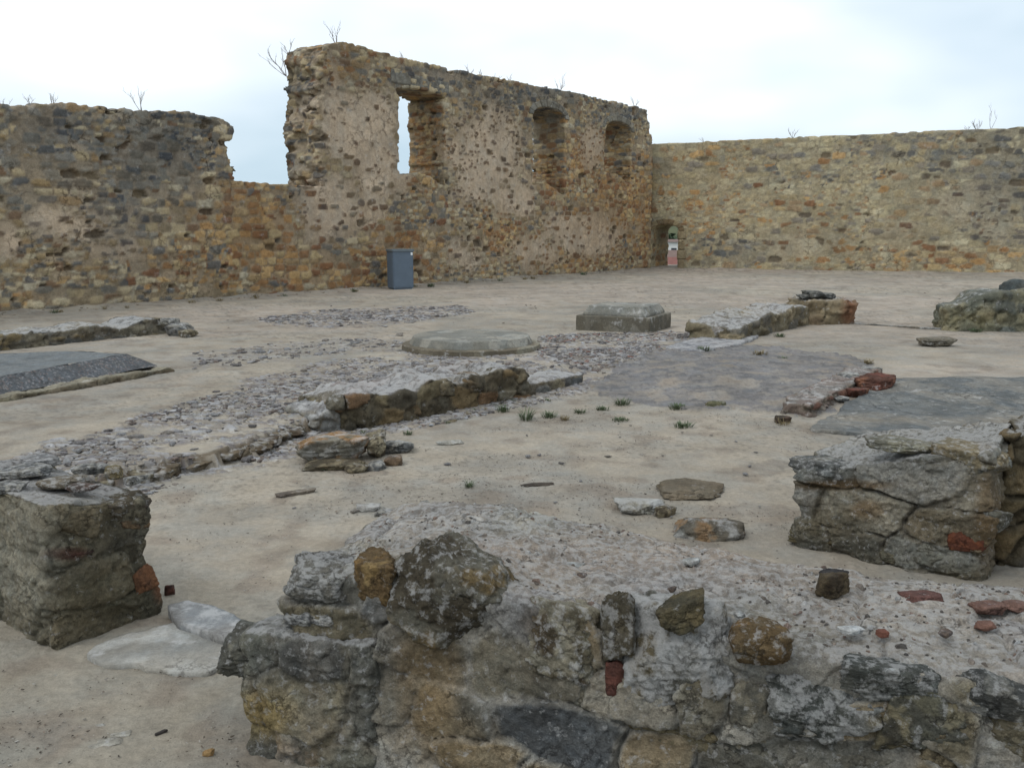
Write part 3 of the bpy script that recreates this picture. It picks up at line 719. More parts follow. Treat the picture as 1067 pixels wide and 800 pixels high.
def frock(x0, y0, x1, y1, seed, cols, depth=.5, out=.0, lic=.5, rotz=0.0, roll=0.0, planes=8, label=None, **kw):
    w = np.linalg.norm(fpt(x0, (y0 + y1) / 2) - fpt(x1, (y0 + y1) / 2)); c = fpt((x0 + x1) / 2, (y0 + y1) / 2, -(w * depth * .5 - .040 - out * .4)); w = np.linalg.norm(fpt(x0, (y0 + y1) / 2) - fpt(x1, (y0 + y1) / 2)); dd = proj(c)[2]; h = (y1 - y0) / F * dd * 1.0
    w *= 1.12; h = max(.8 * h, 1.12 * h - .20 * w * depth); c = c - np.array([0, 0, .22 * w * depth])
    me_o = place_rock('stone', label, None, c - np.array([0, 0, h * .5]), (w, w * depth, h), math.atan2(d1[1], d1[0]) + rotz, (0, roll), root=wallroot, seed=seed, sink=0, sub=6, cols=cols, planes=planes, lic=lic, rough=.07, **kw)
    return me_o
DK = [(74, 68, 54), (98, 90, 70), (62, 58, 50), (112, 104, 86)]
DG = [(92, 92, 88), (112, 110, 102), (72, 72, 68), (128, 124, 114)]
YB = [(132, 100, 48), (104, 82, 48), (146, 118, 66)]
frock(405, 552, 524, 664, 301, [(92, 84, 66), (74, 66, 50), (104, 98, 82), (118, 98, 60)], .75, .035, .5, 0.1, .30, sharp=20, label='large domed boulder with dark face and white lichen spots')
frock(366, 566, 412, 622, 302, YB, .9, -.01, .2, 0, 0, label='yellow-brown stone beside the large domed boulder')
frock(296, 564, 366, 620, 303, [(88, 84, 78), (110, 106, 96), (72, 70, 64)], .9, .0, .7, .1, .12)
frock(300, 612, 352, 646, 304, GR, .8, .0, .7)
frock(533, 600, 636, 688, 305, [(120, 114, 88), (98, 88, 66), (138, 130, 108), (84, 72, 52)], .8, .025, .5, -.1, .04, sharp=20, label='wide squarish stone with pitted olive face')
frock(626, 606, 662, 682, 306, [(84, 76, 58), (104, 98, 86)], .9, .0, .6)
frock(652, 606, 758, 718, 307, [(112, 114, 112), (92, 90, 80), (140, 138, 132), (104, 92, 66)], .8, .02, .8, .05, -.06, sharp=18)
frock(688, 608, 738, 650, 308, [(100, 88, 58), (76, 70, 50)], .9, .035, .2, .2, -.35)
frock(788, 668, 914, 758, 309, [(88, 92, 90), (70, 72, 66), (116, 116, 110), (104, 94, 66)], .8, .03, .7, .05, .10, sharp=20, label='dark grey boulder with round pale lichen patches')
frock(916, 686, 1012, 778, 310, [(100, 96, 76), (84, 82, 70), (122, 112, 84), (72, 68, 56)], .8, .01, .4, 0, .05)
frock(1026, 700, 1110, 800, 311, [(92, 92, 74), (114, 104, 80), (74, 70, 54)], .8, .03, .4)
frock(595, 690, 632, 738, 312, [(106, 104, 92), (126, 118, 98)], .7, .01, .3)
frock(630, 708, 742, 772, 313, [(146, 138, 116), (120, 108, 78), (130, 126, 112)], .5, .0, .3, 0, .1)
frock(955, 745, 1000, 800, 314, OL, .7, .02, .3, 0, -.5)
frock(236, 640, 300, 690, 315, [(104, 104, 94), (88, 86, 76), (120, 114, 96)], .8, .10, .4)
frock(500, 715, 560, 790, 316, GRW[:4], .5, .0, .3)
frock(560, 745, 640, 810, 317, GRW[2:6], .5, .0, .3, 0, .1)
frock(830, 762, 930, 820, 318, [(118, 114, 98), (96, 92, 80), (130, 120, 96)], .5, .01, .4)
frock(340, 650, 400, 740, 319, [(124, 118, 102), (106, 104, 98), (138, 128, 104)], .5, -.01, .5)
frock(634, 678, 652, 718, 320, [(112, 66, 52), (88, 54, 44)], .9, .025, 0, 0, 0.05, label='red brick fragment set upright in the mortar')
# stones lying on the crest
frock(880, 672, 1000, 725, 350, [(96, 96, 88), (78, 80, 74), (118, 112, 94)], .5, .02, .6, label='long dark stone in the top course near the right end')
frock(1000, 690, 1075, 740, 351, DG, .5, .02, .5)
frock(760, 700, 800, 780, 352, GRW[:4], .5, .0, .4)
frock(742, 745, 830, 800, 353, [(108, 104, 90), (88, 86, 76), (124, 114, 90)], .5, .02, .4)
def trock(px, py, w, h, seed, cols, lic=.3, rotz=.3, z=ZT + .005, label=None, sink=.42, flatk=.5, name='stone', **kw):
    P = G(px, py, z); dd = proj(P)[2]; s = w / F * dd
    return place_rock(name, label, None, P, (s, s * .7, h / F * dd), rotz, (0, 0), root=wallroot, seed=seed, sink=sink, sub=5, cols=cols, lic=lic, **kw)
trock(792, 672, 66, 44, 330, [(128, 98, 52), (100, 80, 48), (112, 94, 64)], .45, -.3, ZT - .02, 'brown angular stone with one white lichen spot')
trock(866, 618, 34, 30, 331, [(92, 78, 54), (70, 58, 42)], .1, .5, ZT + .0, 'small dark brown stone standing on the crest', .2)
trock(868, 604, 30, 14, 336, [(52, 50, 52), (66, 62, 60)], 0, -.5, ZT + .03, None, .2)
trock(960, 622, 42, 8, 332, [(112, 74, 64), (98, 66, 58)], .2, .1); trock(1030, 634, 36, 12, 333, [(132, 96, 80), (118, 86, 74)], .2, .1); trock(1058, 632, 30, 12, 337, [(130, 96, 82)], .2, .6)
trock(920, 660, 14, 8, 334, [(134, 82, 62)], 0); trock(886, 656, 26, 5, 335, [(186, 186, 182)], 0)
trock(1026, 652, 26, 7, 338, [(132, 92, 74)], 0)
for k, (x, y) in enumerate(((606, 600), (590, 592), (470, 566), (600, 590), (700, 614), (770, 640), (660, 560), (720, 585), (560, 560), (930, 700), (985, 660))):
    trock(x, y, 11 + k % 4 * 3, 6, 340 + k, [(176, 176, 170), (150, 148, 142)] if k % 2 else [(120, 100, 84), (96, 84, 78)], .2, k)

# gravel and crumbs bedded in the crest
from mathutils.bvhtree import BVHTree
_mo = [o for o in wallroot.children if o.name.startswith('masonry')][0]; _me = _mo.data
_bv = BVHTree.FromPolygons([v.co[:] for v in _me.vertices], [tuple(p.vertices) for p in _me.polygons])
rsg = np.random.RandomState(12); gV, gF, gC, go = [], [], [], 0
for k in range(2600):
    if k % 5 and fbm(np.array([[k * .013, 0, 0]]), 1, 3)[0] > 5: continue
    u_, v_ = rsg.uniform(-.1, 3.0), rsg.uniform(0, 1)
    q = (flp + d1 * u_) * (1 - v_) + (B1 + bdv * u_) * v_
    hit = _bv.ray_cast(Vector((q[0], q[1], 2.0)), Vector((0, 0, -1)))
    if vnoise(np.array([[q[0] * 7, q[1] * 7, 0.0]]), 4)[0] < rsg.uniform(-.5, .7): continue
    if hit[0] is None or hit[1].z < .5 or hit[0].z < .4: continue
    m_ = 7; a = np.sort(rsg.uniform(0, 6.28, m_)); s_ = rsg.uniform(.003, .010) * (2.2 if rsg.uniform() > .94 else 1)
    rr = s_ * rsg.uniform(.6, 1, m_); lo = np.stack([np.cos(a) * rr, np.sin(a) * rr * .8, a * 0 - s_ * .3], 1); hi = lo * [.6, .6, 1]; hi[:, 2] = s_ * rsg.uniform(.2, .6, m_)
    W = np.concatenate([lo, hi, [[0, 0, s_ * .6]]]) + np.array(hit[0])
    F_ = []
    for e in range(m_):
        e2 = (e + 1) % m_; F_ += [(e, e2, m_ + e2), (e, m_ + e2, m_ + e), (m_ + e, m_ + e2, 2 * m_)]
    gV.append(W); gF.append(np.array(F_) + go); go += len(W)
    gC.append(np.tile(L([(176, 172, 166), (122, 112, 102), (150, 136, 122), (96, 90, 84), (180, 176, 170), (138, 116, 102)][rsg.randint(6)]), (len(W), 1)))
_g = child('crest_gravel', mesh_np('crest_gravel', np.concatenate(gV), np.concatenate(gF), np.concatenate([np.concatenate(gC), np.zeros((go, 1))], 1), M_rock, smooth=False), wallroot); _g['kind'] = 'stuff'
# --- left foreground block
b1, b2, b0 = G(54, 680), G(176, 636), G(-30, 634)
zc = Zat(b1, 524); zr = Zat(b2, 512); z_l = Zat(b0, 512)
vx = b2 - b1; vy = b0 - b1
fo = [b1, b2, b2 + vy * 1.3, b1 + vy * 1.3]
lbroot = empty('masonry_block', b1, 'eroded grey sandstone masonry block at the left edge with undercut right side', 'stone block')
def lblean(V, u, w, h):
    V = V.copy(); k = .085 * h * u; dx = (vx / np.linalg.norm(vx)); V[:, 0] -= dx[0] * k; V[:, 1] -= dx[1] * k; return V
low_wall('masonry', None, None, fo, [zc, zr, zr + .02, zc + .0], .008, .035, (.38, .38, .19), 401, M_near, .022, .02, zones=[(20, 590, 44, 60, .75, (152, 146, 126)), (20, 540, 40, 26, .5, (156, 148, 126)), (165, 600, 8, 24, .9, (150, 84, 44)), (70, 576, 24, 7, .7, (96, 58, 46)), (110, 540, 40, 24, .45, (118, 104, 76)), (110, 620, 60, 36, .5, (94, 86, 60)), (140, 560, 26, 20, .4, (86, 84, 74))], lic_top=.9, lic_side=.22, palette=[(120, 108, 82), (100, 92, 70), (132, 120, 94), (88, 82, 66)], mort=(118, 110, 88), topcol=(146, 142, 142), lean=lblean, lam=.016, root=lbroot, part='masonry')
def face_rock(O, n, root, x0, y0, x1, y1, seed, cols, depth, out, ang, **kw):
    r = ray((x0 + x1) / 2, (y0 + y1) / 2); t = ((O - CAM) @ n) / (r @ n); c = CAM + t * r; dd = proj(c)[2]
    w = (x1 - x0) / F * dd / max(.3, abs(n @ (r / np.linalg.norm(r)))); h = (y1 - y0) / F * dd; c = CAM + r * (t + (w * depth * .5 - .022 - out * .4) / (r @ n))
    h = max(.6 * h, h - .25 * w * depth)
    return place_rock('stone', kw.pop('label', None), None, c - np.array([0, 0, h / 2]), (w, w * depth, h), ang, (0, kw.pop('roll', 0)), root=root, seed=seed, sink=0, sub=5, cols=cols, **kw)
for k, (x, y, w, h, cc) in enumerate(((24, 492, 60, 12, GR), (66, 503, 50, 12, [(132, 118, 96), (110, 100, 84)]), (118, 492, 26, 16, [(142, 124, 80), (122, 108, 76)]), (86, 508, 34, 7, [(96, 74, 62), (84, 70, 60)]), (95, 488, 40, 9, GR), (140, 500, 26, 8, GR), (40, 480, 50, 9, [(144, 142, 140), (120, 118, 116)]), (8, 508, 40, 10, GR))):
    P = G(x, y, zc - .01); dd = proj(P)[2]
    place_rock('stone', None, None, P, (w / F * dd, w * .7 / F * dd, h / F * dd), k * .9, root=lbroot, seed=430 + k, sink=.45, sub=5, cols=cc, lic=.6)
lbn = np.cross(vx / np.linalg.norm(vx), [0, 0, 1.0]); lbn = -lbn if lbn[1] < 0 else lbn
la = math.atan2(vx[1], vx[0])
face_rock(b1, lbn, lbroot, 100, 508, 152, 548, 410, [(112, 104, 84), (88, 78, 60), (72, 62, 50)], .8, .0, la, lic=.5)
face_rock(b1, lbn, lbroot, 48, 524, 106, 566, 411, [(124, 110, 82), (104, 92, 68), (136, 124, 98)], .6, .0, la, lic=.2)
face_rock(b1, lbn, lbroot, 140, 588, 160, 620, 412, [(132, 86, 52), (108, 72, 46)], .5, .02, la, lic=0, label='rust orange stone at the right edge of the block', roll=-.3)
face_rock(b1, lbn, lbroot, 122, 532, 150, 558, 413, [(116, 92, 62), (88, 72, 54)], .9, .0, la, lic=.2)
face_rock(b1, lbn, lbroot, 56, 640, 178, 672, 414, [(104, 96, 72), (84, 78, 58), (114, 104, 80)], .35, -.01, la, lic=.1, roll=.08, lam=.03)
face_rock(b1, lbn, lbroot, 50, 570, 95, 582, 415, [(92, 60, 48), (74, 56, 48)], .5, .0, la, lic=.1)

# --- right foreground block
r1, r2 = G(828, 566), G(1024, 606); rv = r2 - r1; rl = np.linalg.norm(rv); rv /= rl; rnn = np.array([-rv[1], rv[0], 0])
rnn = rnn if rnn[1] > 0 else -rnn
zA = Zat(r1, 488); zB = Zat(r2, 470)
print('right block', r1, r2, rl, zA, zB)
fo = [r1, r2, r2 + rnn * .62, r1 + rnn * .60 + rv * .10]
rbroot = empty('wall_stub', r1, 'chunky rough grey wall stub at the right with a red-brown stone low down', 'stone block')
low_wall('masonry', None, None, fo, [zA, zB, zB + .05, zA + .10], .0085, .04, (.36, .34, .17), 501, M_near, .024, .034, zones=[(880, 505, 60, 6, .8, (108, 84, 48)), (920, 480, 80, 22, .4, (112, 114, 110)), (870, 545, 40, 16, .5, (96, 84, 56)), (1030, 540, 14, 60, .7, (112, 88, 52)), (1000, 465, 30, 8, .6, (140, 118, 82)), (905, 530, 20, 10, .6, (128, 98, 54)), (1000, 600, 30, 14, .4, (110, 100, 70))], lic_top=.85, lic_side=.35, palette=[(132, 130, 118), (118, 117, 108), (144, 136, 116), (104, 99, 84), (126, 114, 90), (150, 145, 132)], mort=(124, 116, 98), topcol=(146, 140, 130), lam=.012, root=rbroot, part='masonry')
ra = math.atan2(rv[1], rv[0])
face_rock(r1, rnn, rbroot, 990, 546, 1026, 578, 510, [(128, 70, 40), (104, 58, 38), (140, 84, 48)], .6, .03, ra, lic=0, label='square red-brown stone near the foot of the stub')
face_rock(r1, rnn, rbroot, 940, 552, 992, 592, 511, [(124, 122, 108), (104, 100, 86)], .6, .03, ra, lic=.3)
face_rock(r1, rnn, rbroot, 830, 470, 905, 508, 512, [(108, 110, 106), (90, 90, 86), (126, 122, 110)], .7, .0, ra, lic=.5)
face_rock(r1, rnn, rbroot, 826, 540, 900, 574, 513, [(104, 94, 66), (84, 76, 56), (118, 104, 70)], .7, .0, ra, lic=.3, lam=.03)
face_rock(r1, rnn, rbroot, 906, 452, 972, 476, 514, [(130, 124, 100), (108, 104, 88)], .7, -.03, ra, lic=.5)
face_rock(r1, rnn, rbroot, 975, 455, 1050, 500, 515, [(120, 120, 108), (132, 118, 88), (100, 100, 94)], .7, -.04, ra, lic=.5)
face_rock(r1, rnn, rbroot, 905, 560, 945, 590, 516, [(114, 108, 86), (96, 90, 72)], .7, .01, ra, lic=.2)
face_rock(r1, rnn, rbroot, 985, 520, 1050, 560, 517, [(118, 118, 108), (98, 94, 80)], .5, -.06, ra, lic=.5)
# the darker return of the stub, running out of the picture on the right
q1 = r2 + rnn * .30 + rv * .0; q2 = q1 + np.array([.9, .12, 0])
low_wall('m', None, None, [q1, q2, q2 + np.array([0, .55, 0]), q1 + rnn * .5], [zB + .02, zB, zB, zB + .03], .011, .05, (.30, .3, .15), 531, M_near, .04, .03, lic_top=.8, lic_side=.15, palette=[(112, 96, 64), (96, 86, 64), (126, 104, 66), (84, 78, 64)], mort=(96, 84, 60), topcol=(146, 140, 130), root=rbroot, part='masonry')

# --- middle low wall
TERm = TER
m1, m2 = on(360, 450), on(553, 413); m1[2] = m2[2] = 0
mv = m2 - m1; ml = np.linalg.norm(mv); mv /= ml; mn_ = np.array([-mv[1], mv[0], 0])
mz1, mz2 = Zat(m1, 415), Zat(m2, 383)
print('mid', m1, m2, ml, mz1, mz2)
fo = [m1, m2, m2 + mn_ * .75, m1 + mn_ * .70 + mv * .02]
mroot = empty('low_wall', m1, 'low broken rubble wall with a dark face in the middle of the courtyard', 'low wall')
low_wall('masonry', None, None, fo, [mz1, mz2 + .0, mz2 - .0, mz1 - .04], .018, .06, (.26, .26, .15), 601, M_mid, .04, .035, lic_top=.85, lic_side=.2, palette=[(108, 96, 68), (92, 82, 62), (118, 98, 64), (112, 104, 86), (124, 94, 62), (84, 77, 62), (128, 118, 96)], mort=(92, 82, 62), topcol=(148, 144, 144), hfn=lambda u, w: -.03 * sstep(.12, 0, u) + .03 * np.sin(u * 17) + .035 * np.sin(u * 41 + 3 * w) * np.cos(w * 5 + u * 9), root=mroot, part='masonry')
# its left end falls away as a pale slope, and a thin footing runs on to the right
fo = [m1 - mv * .20 + mn_ * .14, m1 + mv * .10 + mn_ * .06, m1 + mv * .10 + mn_ * .66, m1 - mv * .12 + mn_ * .68]
low_wall('masonry', None, None, fo, [.13, mz1 - .03, mz1 - .06, .14], .018, .05, (.2, .2, .1), 611, M_mid, .03, .03, lic_top=.6, lic_side=.4, palette=GR, topcol=(148, 145, 144), root=mroot, part='footing')
m3 = on(608, 399)
fo = [m2 - mv * .05, m3, m3 + mn_ * .45, m2 + mn_ * .45 - mv * .05]
low_wall('masonry', None, None, fo, [.13, .10, .10, .14], .018, .03, (.2, .2, .1), 612, M_mid, .02, .02, lic_top=.9, lic_side=.2, palette=OL + GR, topcol=(156, 152, 152), root=mroot, part='footing')
for k, (x, y, w, h) in enumerate(((535, 392, 26, 20), (516, 390, 20, 16), (490, 400, 34, 22), (455, 404, 30, 20), (372, 425, 26, 18), (420, 420, 30, 24), (388, 438, 24, 18), (350, 418, 24, 16))):
    r = ray(x, y); t = ((m1 - CAM) @ mn_) / (r @ mn_); c = CAM + r * (t + .10 / (r @ mn_)); dd = proj(c)[2]
    place_rock('stone', None, None, c - np.array([0, 0, h / F * dd / 2]), (w / F * dd * 1.15, w / F * dd * .9, h / F * dd), k * .7, root=mroot, seed=620 + k, sink=0, sub=4, cols=[OL, [(112, 104, 86), (92, 84, 66)], [(122, 100, 68), (98, 84, 62)]][k % 3], lic=.4, mat=M_mid)
# --- stone pieces at its foot
P = on(348, 479); place_rock('stone_block', 'flat-topped stone block with orange stained face below the low wall', 'stone', P, (.52, .36, .20), .12, seed=640, sub=5, cols=[(134, 128, 112), (116, 106, 84), (150, 112, 64), (124, 118, 104), (112, 104, 86)], lic=.5, sink=.05, mat=M_mid)
P = on(392, 475); place_rock('stone_block', 'brown fractured stone wedged right of the orange stained block', 'stone', P, (.17, .26, .19), .3, seed=641, sub=5, cols=OL, lic=.4, sink=.05, mat=M_mid)
P = on(414, 470); place_rock('stone_block', 'thin wedge of stone pointing right beside the brown one', 'stone', P, (.24, .22, .09), .2, seed=642, sub=5, cols=GR, lic=.5, sink=.1, mat=M_mid)
P = on(350, 487); place_rock('stone_block', 'low olive stone under the orange stained block', 'stone', P, (.44, .2, .07), .05, seed=643, sub=5, cols=OL, lic=.2, sink=.2, mat=M_mid)
for k, (x, y, w, h, lab) in enumerate(((372, 491, 26, 10, 'ochre flat stone, left one of the short row on the sand'), (392, 489, 22, 11, 'grey-brown flat stone in the middle of the short row'), (410, 484, 20, 12, 'upright brown chip at the right end of the short row'))):
    P = on(x, y); dd = proj(P)[2]; place_rock('field_stone', lab, 'stone', P, (w / F * dd, .12, h / F * dd), .1, seed=650 + k, sub=4, cols=[OL, GR, [(128, 104, 78), (100, 84, 68)]][k], lic=.3, sink=.2, mat=M_mid)

# --- stones on the sand of the sunken room
def fstone(px, py, w, h, seed, label, cols, lic=.4, rotz=0.0, dk=.7, sink=.3, name='field_stone', **kw):
    P = on(px, py); dd = proj(P)[2]
    return place_rock(name, label, 'stone', P, (w / F * dd, w * dk / F * dd, h / F * dd), rotz, seed=seed, sub=5, cols=cols, lic=lic, sink=sink, mat=M_mid, **kw)
fstone(667, 531, 56, 17, 700, 'flat pale grey stone cluster piece beyond the foreground wall', [(156, 154, 146), (132, 126, 110), (112, 104, 86)], .8, .1)
fstone(693, 536, 26, 14, 701, 'small rough brown stone between the pale flat one and the mottled one', OL, .3, .4)
fstone(738, 556, 76, 32, 702, 'mottled stone with an orange spot and white patches behind the foreground wall', [(112, 106, 96), (136, 106, 70), (98, 90, 76), (120, 116, 106)], .5, -.35, .7, .42)
fstone(720, 512, 72, 12, 703, 'broad flat brown stone half buried in the sand', [(120, 106, 84), (104, 92, 72)], .2, -.1, 1.0, .35)
fstone(384, 531, 26, 8, 704, 'pale flat chip just behind the left part of the foreground wall', [(156, 152, 144)], .5, .1)
fstone(402, 536, 24, 9, 705, 'grey chip beside the crest of the foreground wall', GR, .5, .1)
fstone(308, 515, 44, 6, 706, 'long thin brown sliver of stone slanting on the left sand', [(124, 112, 96), (104, 92, 80)], .2, .5, .3)
fstone(470, 463, 32, 6, 707, 'long pale sliver of stone lying on the sand near the block', [(160, 156, 144)], .3, .35, .25)
fstone(560, 506, 36, 4, 708, 'thin dark splinter lying alone in the middle of the sand', [(70, 62, 54), (88, 78, 66)], 0, .15, .22, name='splinter')
fstone(975, 360, 38, 10, 709, 'small lone grey-brown rock on the right-hand sand', [(122, 112, 94), (104, 96, 80)], .3, .1, .7, .1)
fstone(815, 440, 18, 10, 710, 'dark reddish clod at the front edge of the grey paving', [(88, 70, 56), (70, 60, 48)], .1, .3)
fstone(745, 424, 22, 10, 711, 'mossy buff stone at the near edge of the grey paving', [(136, 122, 92), (98, 96, 66)], .3, .1)
# concrete patches by the left block
def slab(name, label, cat, poly, z, thick, cols, lic, seed, cell=.012, mat=None, zf=None, tiltf=None, wob=.04, bumpz=.006, group=None, root=None, joints=False):
    W = np.array([G(x, y, z)[:2] for x, y in poly]); mn, mx_ = W.min(0) - .1, W.max(0) + .1
    pl = [tuple(p - mn) for p in W]
    def mk(u, v):
        p = np.stack([u, v, u * 0 + seed], 1)
        return inpoly(u + wob * fbm(p * 6, 4, seed), v + wob * fbm(p * 6 + 7, 4, seed + 1), pl)
    V, Q = mask_prism(np.array([mn[0], mn[1], z]), np.array([1.0, 0, 0]), np.array([0, 1.0, 0]), np.array([0, 0, -1.0]), mx_[0] - mn[0], mx_[1] - mn[1], cell, mk, thick, 3, 3)
    if tiltf is not None: V[:, 2] += tiltf(V[:, 0], V[:, 1])
    N = vnormals(V, Q)
    V2 = V + N * (bumpz * fbm(V * 5, 5, seed + 4))[:, None]
    h = np.clip(fbm(V * 2.5, 5, seed + 6) * .9 + .5, 0, .999)
    c = pick(cols, h) * .5 + pick(cols, np.clip(h + .07, 0, .999)) * .5
    c = c * (1 + .18 * fbm(V * 14, 3, seed + 8))[:, None]
    me = mesh_np(name, V2, Q, np.concatenate([c, np.full((len(V), 1), lic)], 1), mat or M_conc)
    if root is not None: return child(name, me, root)
    o = obj(name, me); centre(o); return tag(o, label, cat, group)
CONC = [(160, 158, 150), (144, 140, 130), (168, 166, 158), (150, 143, 130)]
slab('mortar_patch', 'pale mortar patch flush with the sand in front of the left block', 'paving', [(84, 684), (120, 664), (176, 642), (205, 650), (262, 676), (262, 700), (190, 697), (120, 698)], .012, .05, CONC, .3, 720, wob=.10)
slab('paving_stone', 'raised grey slab between the left block and the foreground wall', 'paving', [(176, 630), (196, 624), (216, 630), (262, 648), (262, 674), (236, 668), (178, 641)], .045, .08, [(136, 136, 134), (124, 122, 118), (150, 148, 144)], .6, 721)
fstone(177, 619, 11, 13, 722, 'dark red chip leaning against the right foot of the left block', [(96, 58, 46), (76, 52, 44)], .1, .4, .6, .2)
for k, (x, y, w) in enumerate(((103, 756, 16), (108, 774, 40), (125, 765, 22))):
    fstone(x, y, w, 3, 725 + k, ['small pale flake, furthest of three on the front sand', 'longest pale flake of three on the front sand', 'pale flake on the front sand between the other two'][k], [(158, 152, 138)], .3, .2, .5, .55)
fstone(168, 764, 14, 5, 729, 'dark thin chip on the front sand right of the pale flakes', [(72, 66, 62)], 0, .7, .35)
fstone(217, 786, 13, 8, 730, 'tiny yellow ochre clod on the front sand', [(164, 128, 72)], 0, .2)

# --- left background: low wall and gravelled slab
a1, a2 = on(-60, 371), on(176, 347)
av = a2 - a1; av[2] = 0; al = np.linalg.norm(av); av /= al; an = np.array([-av[1], av[0], 0])
hz1, hz2 = Zat(a1, 357), Zat(a2, 336)
lw = empty('low_wall', a1, 'long knee-low rubble wall at the left beyond the gravelled slab', 'low wall')
low_wall('m', None, None, [a1, a2, a2 + an * .55, a1 + an * .6], [hz1 + .04, hz2 + .02, hz2 + .04, hz1 + .04], .025, .05, (.26, .3, .12), 801, M_mid, .05, .022, lic_top=.8, lic_side=.25, palette=[(110, 102, 84), (92, 90, 84), (124, 114, 92), (80, 78, 72), (130, 112, 74)], topcol=(150, 148, 144), hfn=lambda u, w: .05 * np.sin(u * 23) * sstep(.3, .9, u), root=lw, part='masonry')
for k, (x, y, w, h) in enumerate(((186, 347, 26, 14), (196, 349, 20, 9), (178, 340, 22, 12), (160, 339, 24, 12), (128, 342, 26, 14))):
    P = on(x, y + 2); dd = proj(P)[2]; place_rock('stone', None, None, P, (w / F * dd, w / F * dd, h / F * dd), k, root=lw, seed=810 + k, sub=4, cols=[GR, OL][k % 2], lic=.5, sink=.1, mat=M_mid)
# gravelled slab with a bank towards us and a mortar kerb
rz = .27
e0, e1 = G(-60, 423, .13), G(164, 381, .13); q0, q1 = G(-60, 403, rz), G(132, 368.5, rz); w0, w1 = G(-60, 371, rz), G(70, 365.5, rz)
gs = empty('gravelled_slab', e1, 'dark gravel-topped slab with sloping front and crumbling mortar kerb at the left', 'paving')
def patch(Ps, nu, nv, seed, cols, name, mat, amp=.012, noisec=.3, lic=0.2):
    u, v = np.meshgrid(np.linspace(0, 1, nu + 1), np.linspace(0, 1, nv + 1), indexing='ij'); u = u.ravel(); v = v.ravel()
    W = [(1 - u) * (1 - v), u * (1 - v), u * v, (1 - u) * v]; V = sum(W[k][:, None] * np.asarray(Ps[k], float) for k in range(4))
    V[:, 2] += amp * fbm(V * 4, 4, seed) 
    sp = _h(np.floor(V[:, 0] * 55).astype(int), np.floor(V[:, 1] * 55).astype(int), np.floor(V[:, 2] * 55).astype(int), seed)
    h = np.clip(fbm(V * 3, 4, seed + 3) * noisec + .5 + 0 * sp, 0, .999); c = pick(cols, h)
    if noisec > .25: c = mixc(c, pick([(170, 164, 160), (150, 120, 106), (60, 60, 64)], np.clip(sp * 3.3 % 1, 0, .99)), (sp > .66) * .32)
    ii = (np.arange(nu)[:, None] * (nv + 1) + np.arange(nv)[None, :]).ravel(); Q = np.stack([ii, ii + nv + 1, ii + nv + 2, ii + 1], 1)
    return V, Q, c
def merge(parts, name, mat, lic):
    Vs, Qs, Cs, o = [], [], [], 0
    for V, Q, c in parts: Vs.append(V); Qs.append(Q + o); Cs.append(c); o += len(V)
    V = np.concatenate(Vs); return mesh_np(name, V, np.concatenate(Qs), np.concatenate([np.concatenate(Cs), np.full((len(V), 1), lic)], 1), mat)
low = lambda P, z=-.05: np.array([P[0], P[1], z])
DARKG = [(84, 86, 90), (94, 96, 98), (76, 78, 84)]; LIGHTG = [(126, 128, 126), (116, 120, 120), (134, 134, 130)]
w1b = w1; 
child('gravel_bank', merge([patch([e0, e1, q1, q0], 260, 40, 831, DARKG, '', None), patch([e1, low(w1) * 0 + np.array([w1[0] + .9, w1[1] + .1, .10]), w1, q1], 60, 40, 832, DARKG, '', None)], 'gravel_bank', M_mid, 0), gs)
child('top_surface', merge([patch([q0, q1, w1, w0], 220, 60, 833, LIGHTG, '', None, .01, .2), patch([w0, w1, low(w1), low(w0)], 80, 6, 834, LIGHTG, '', None)], 'top_surface', M_mid, .1), gs)
k0, k1 = on(-60, 431), on(180, 387)
kv = (k1 - k0) / np.linalg.norm(k1 - k0); kn = np.array([-kv[1], kv[0], 0])
low_wall('m', None, None, [k0, k1, k1 + kn * .2, k0 + kn * .25], [.15, .15, .13, .14], .02, .03, (.5, .3, .12), 841, M_mid, .02, .03, lic_top=.3, lic_side=.1, palette=[(136, 126, 100), (120, 110, 88), (112, 96, 70)], mort=(112, 98, 76), topcol=(158, 150, 128), root=gs, part='kerb')

# --- column bases
def lathe(prof, n, name, mat, cols, seed, amp=.006, lic=.05):
    m = len(prof); V = []
    for k in range(n):
        a = 2 * math.pi * k / n
        for r, z in prof: V.append((r * math.cos(a), r * math.sin(a), z))
    V = np.array(V); Q = []
    for k in range(n):
        for j in range(m - 1):
            Q.append((k * m + j, ((k + 1) % n) * m + j, ((k + 1) % n) * m + j + 1, k * m + j + 1))
    Q = np.array(Q); nv = V + amp * np.stack([fbm(V * 7 + 5 * q, 4, seed + q) for q in range(3)], 1)
    h = np.clip(fbm(V * 2.6, 5, seed + 6) * .9 + .5, 0, .999)
    c = pick(cols, h) * (1 + .12 * fbm(V * 9, 3, seed + 9))[:, None]
    return mesh_np(name, nv, Q, np.concatenate([c, np.full((len(V), 1), lic)], 1), mat, smooth=False)
def prof_of(pts, st=.02):
    out = [pts[0]]
    for a, b in zip(pts[:-1], pts[1:]):
        n = max(1, int(math.hypot(b[0] - a[0], b[1] - a[1]) / st))
        for k in range(1, n + 1): out.append((a[0] + (b[0] - a[0]) * k / n, a[1] + (b[1] - a[1]) * k / n))
    return out
ctr = on(491, 362.5); dd = proj(ctr)[2]; rb = 71.5 / F * dd; rtp = 60 / F * dd
zh = Zat(ctr, 349.0) - ctr[2]
print('round base', ctr, rb, rtp, zh)
rbz = empty('round_pedestal', ctr, 'low round grey stone pedestal with sloping rim in the courtyard', 'pedestal')
PG = [(132, 128, 116), (120, 118, 108), (142, 138, 126), (112, 108, 98)]
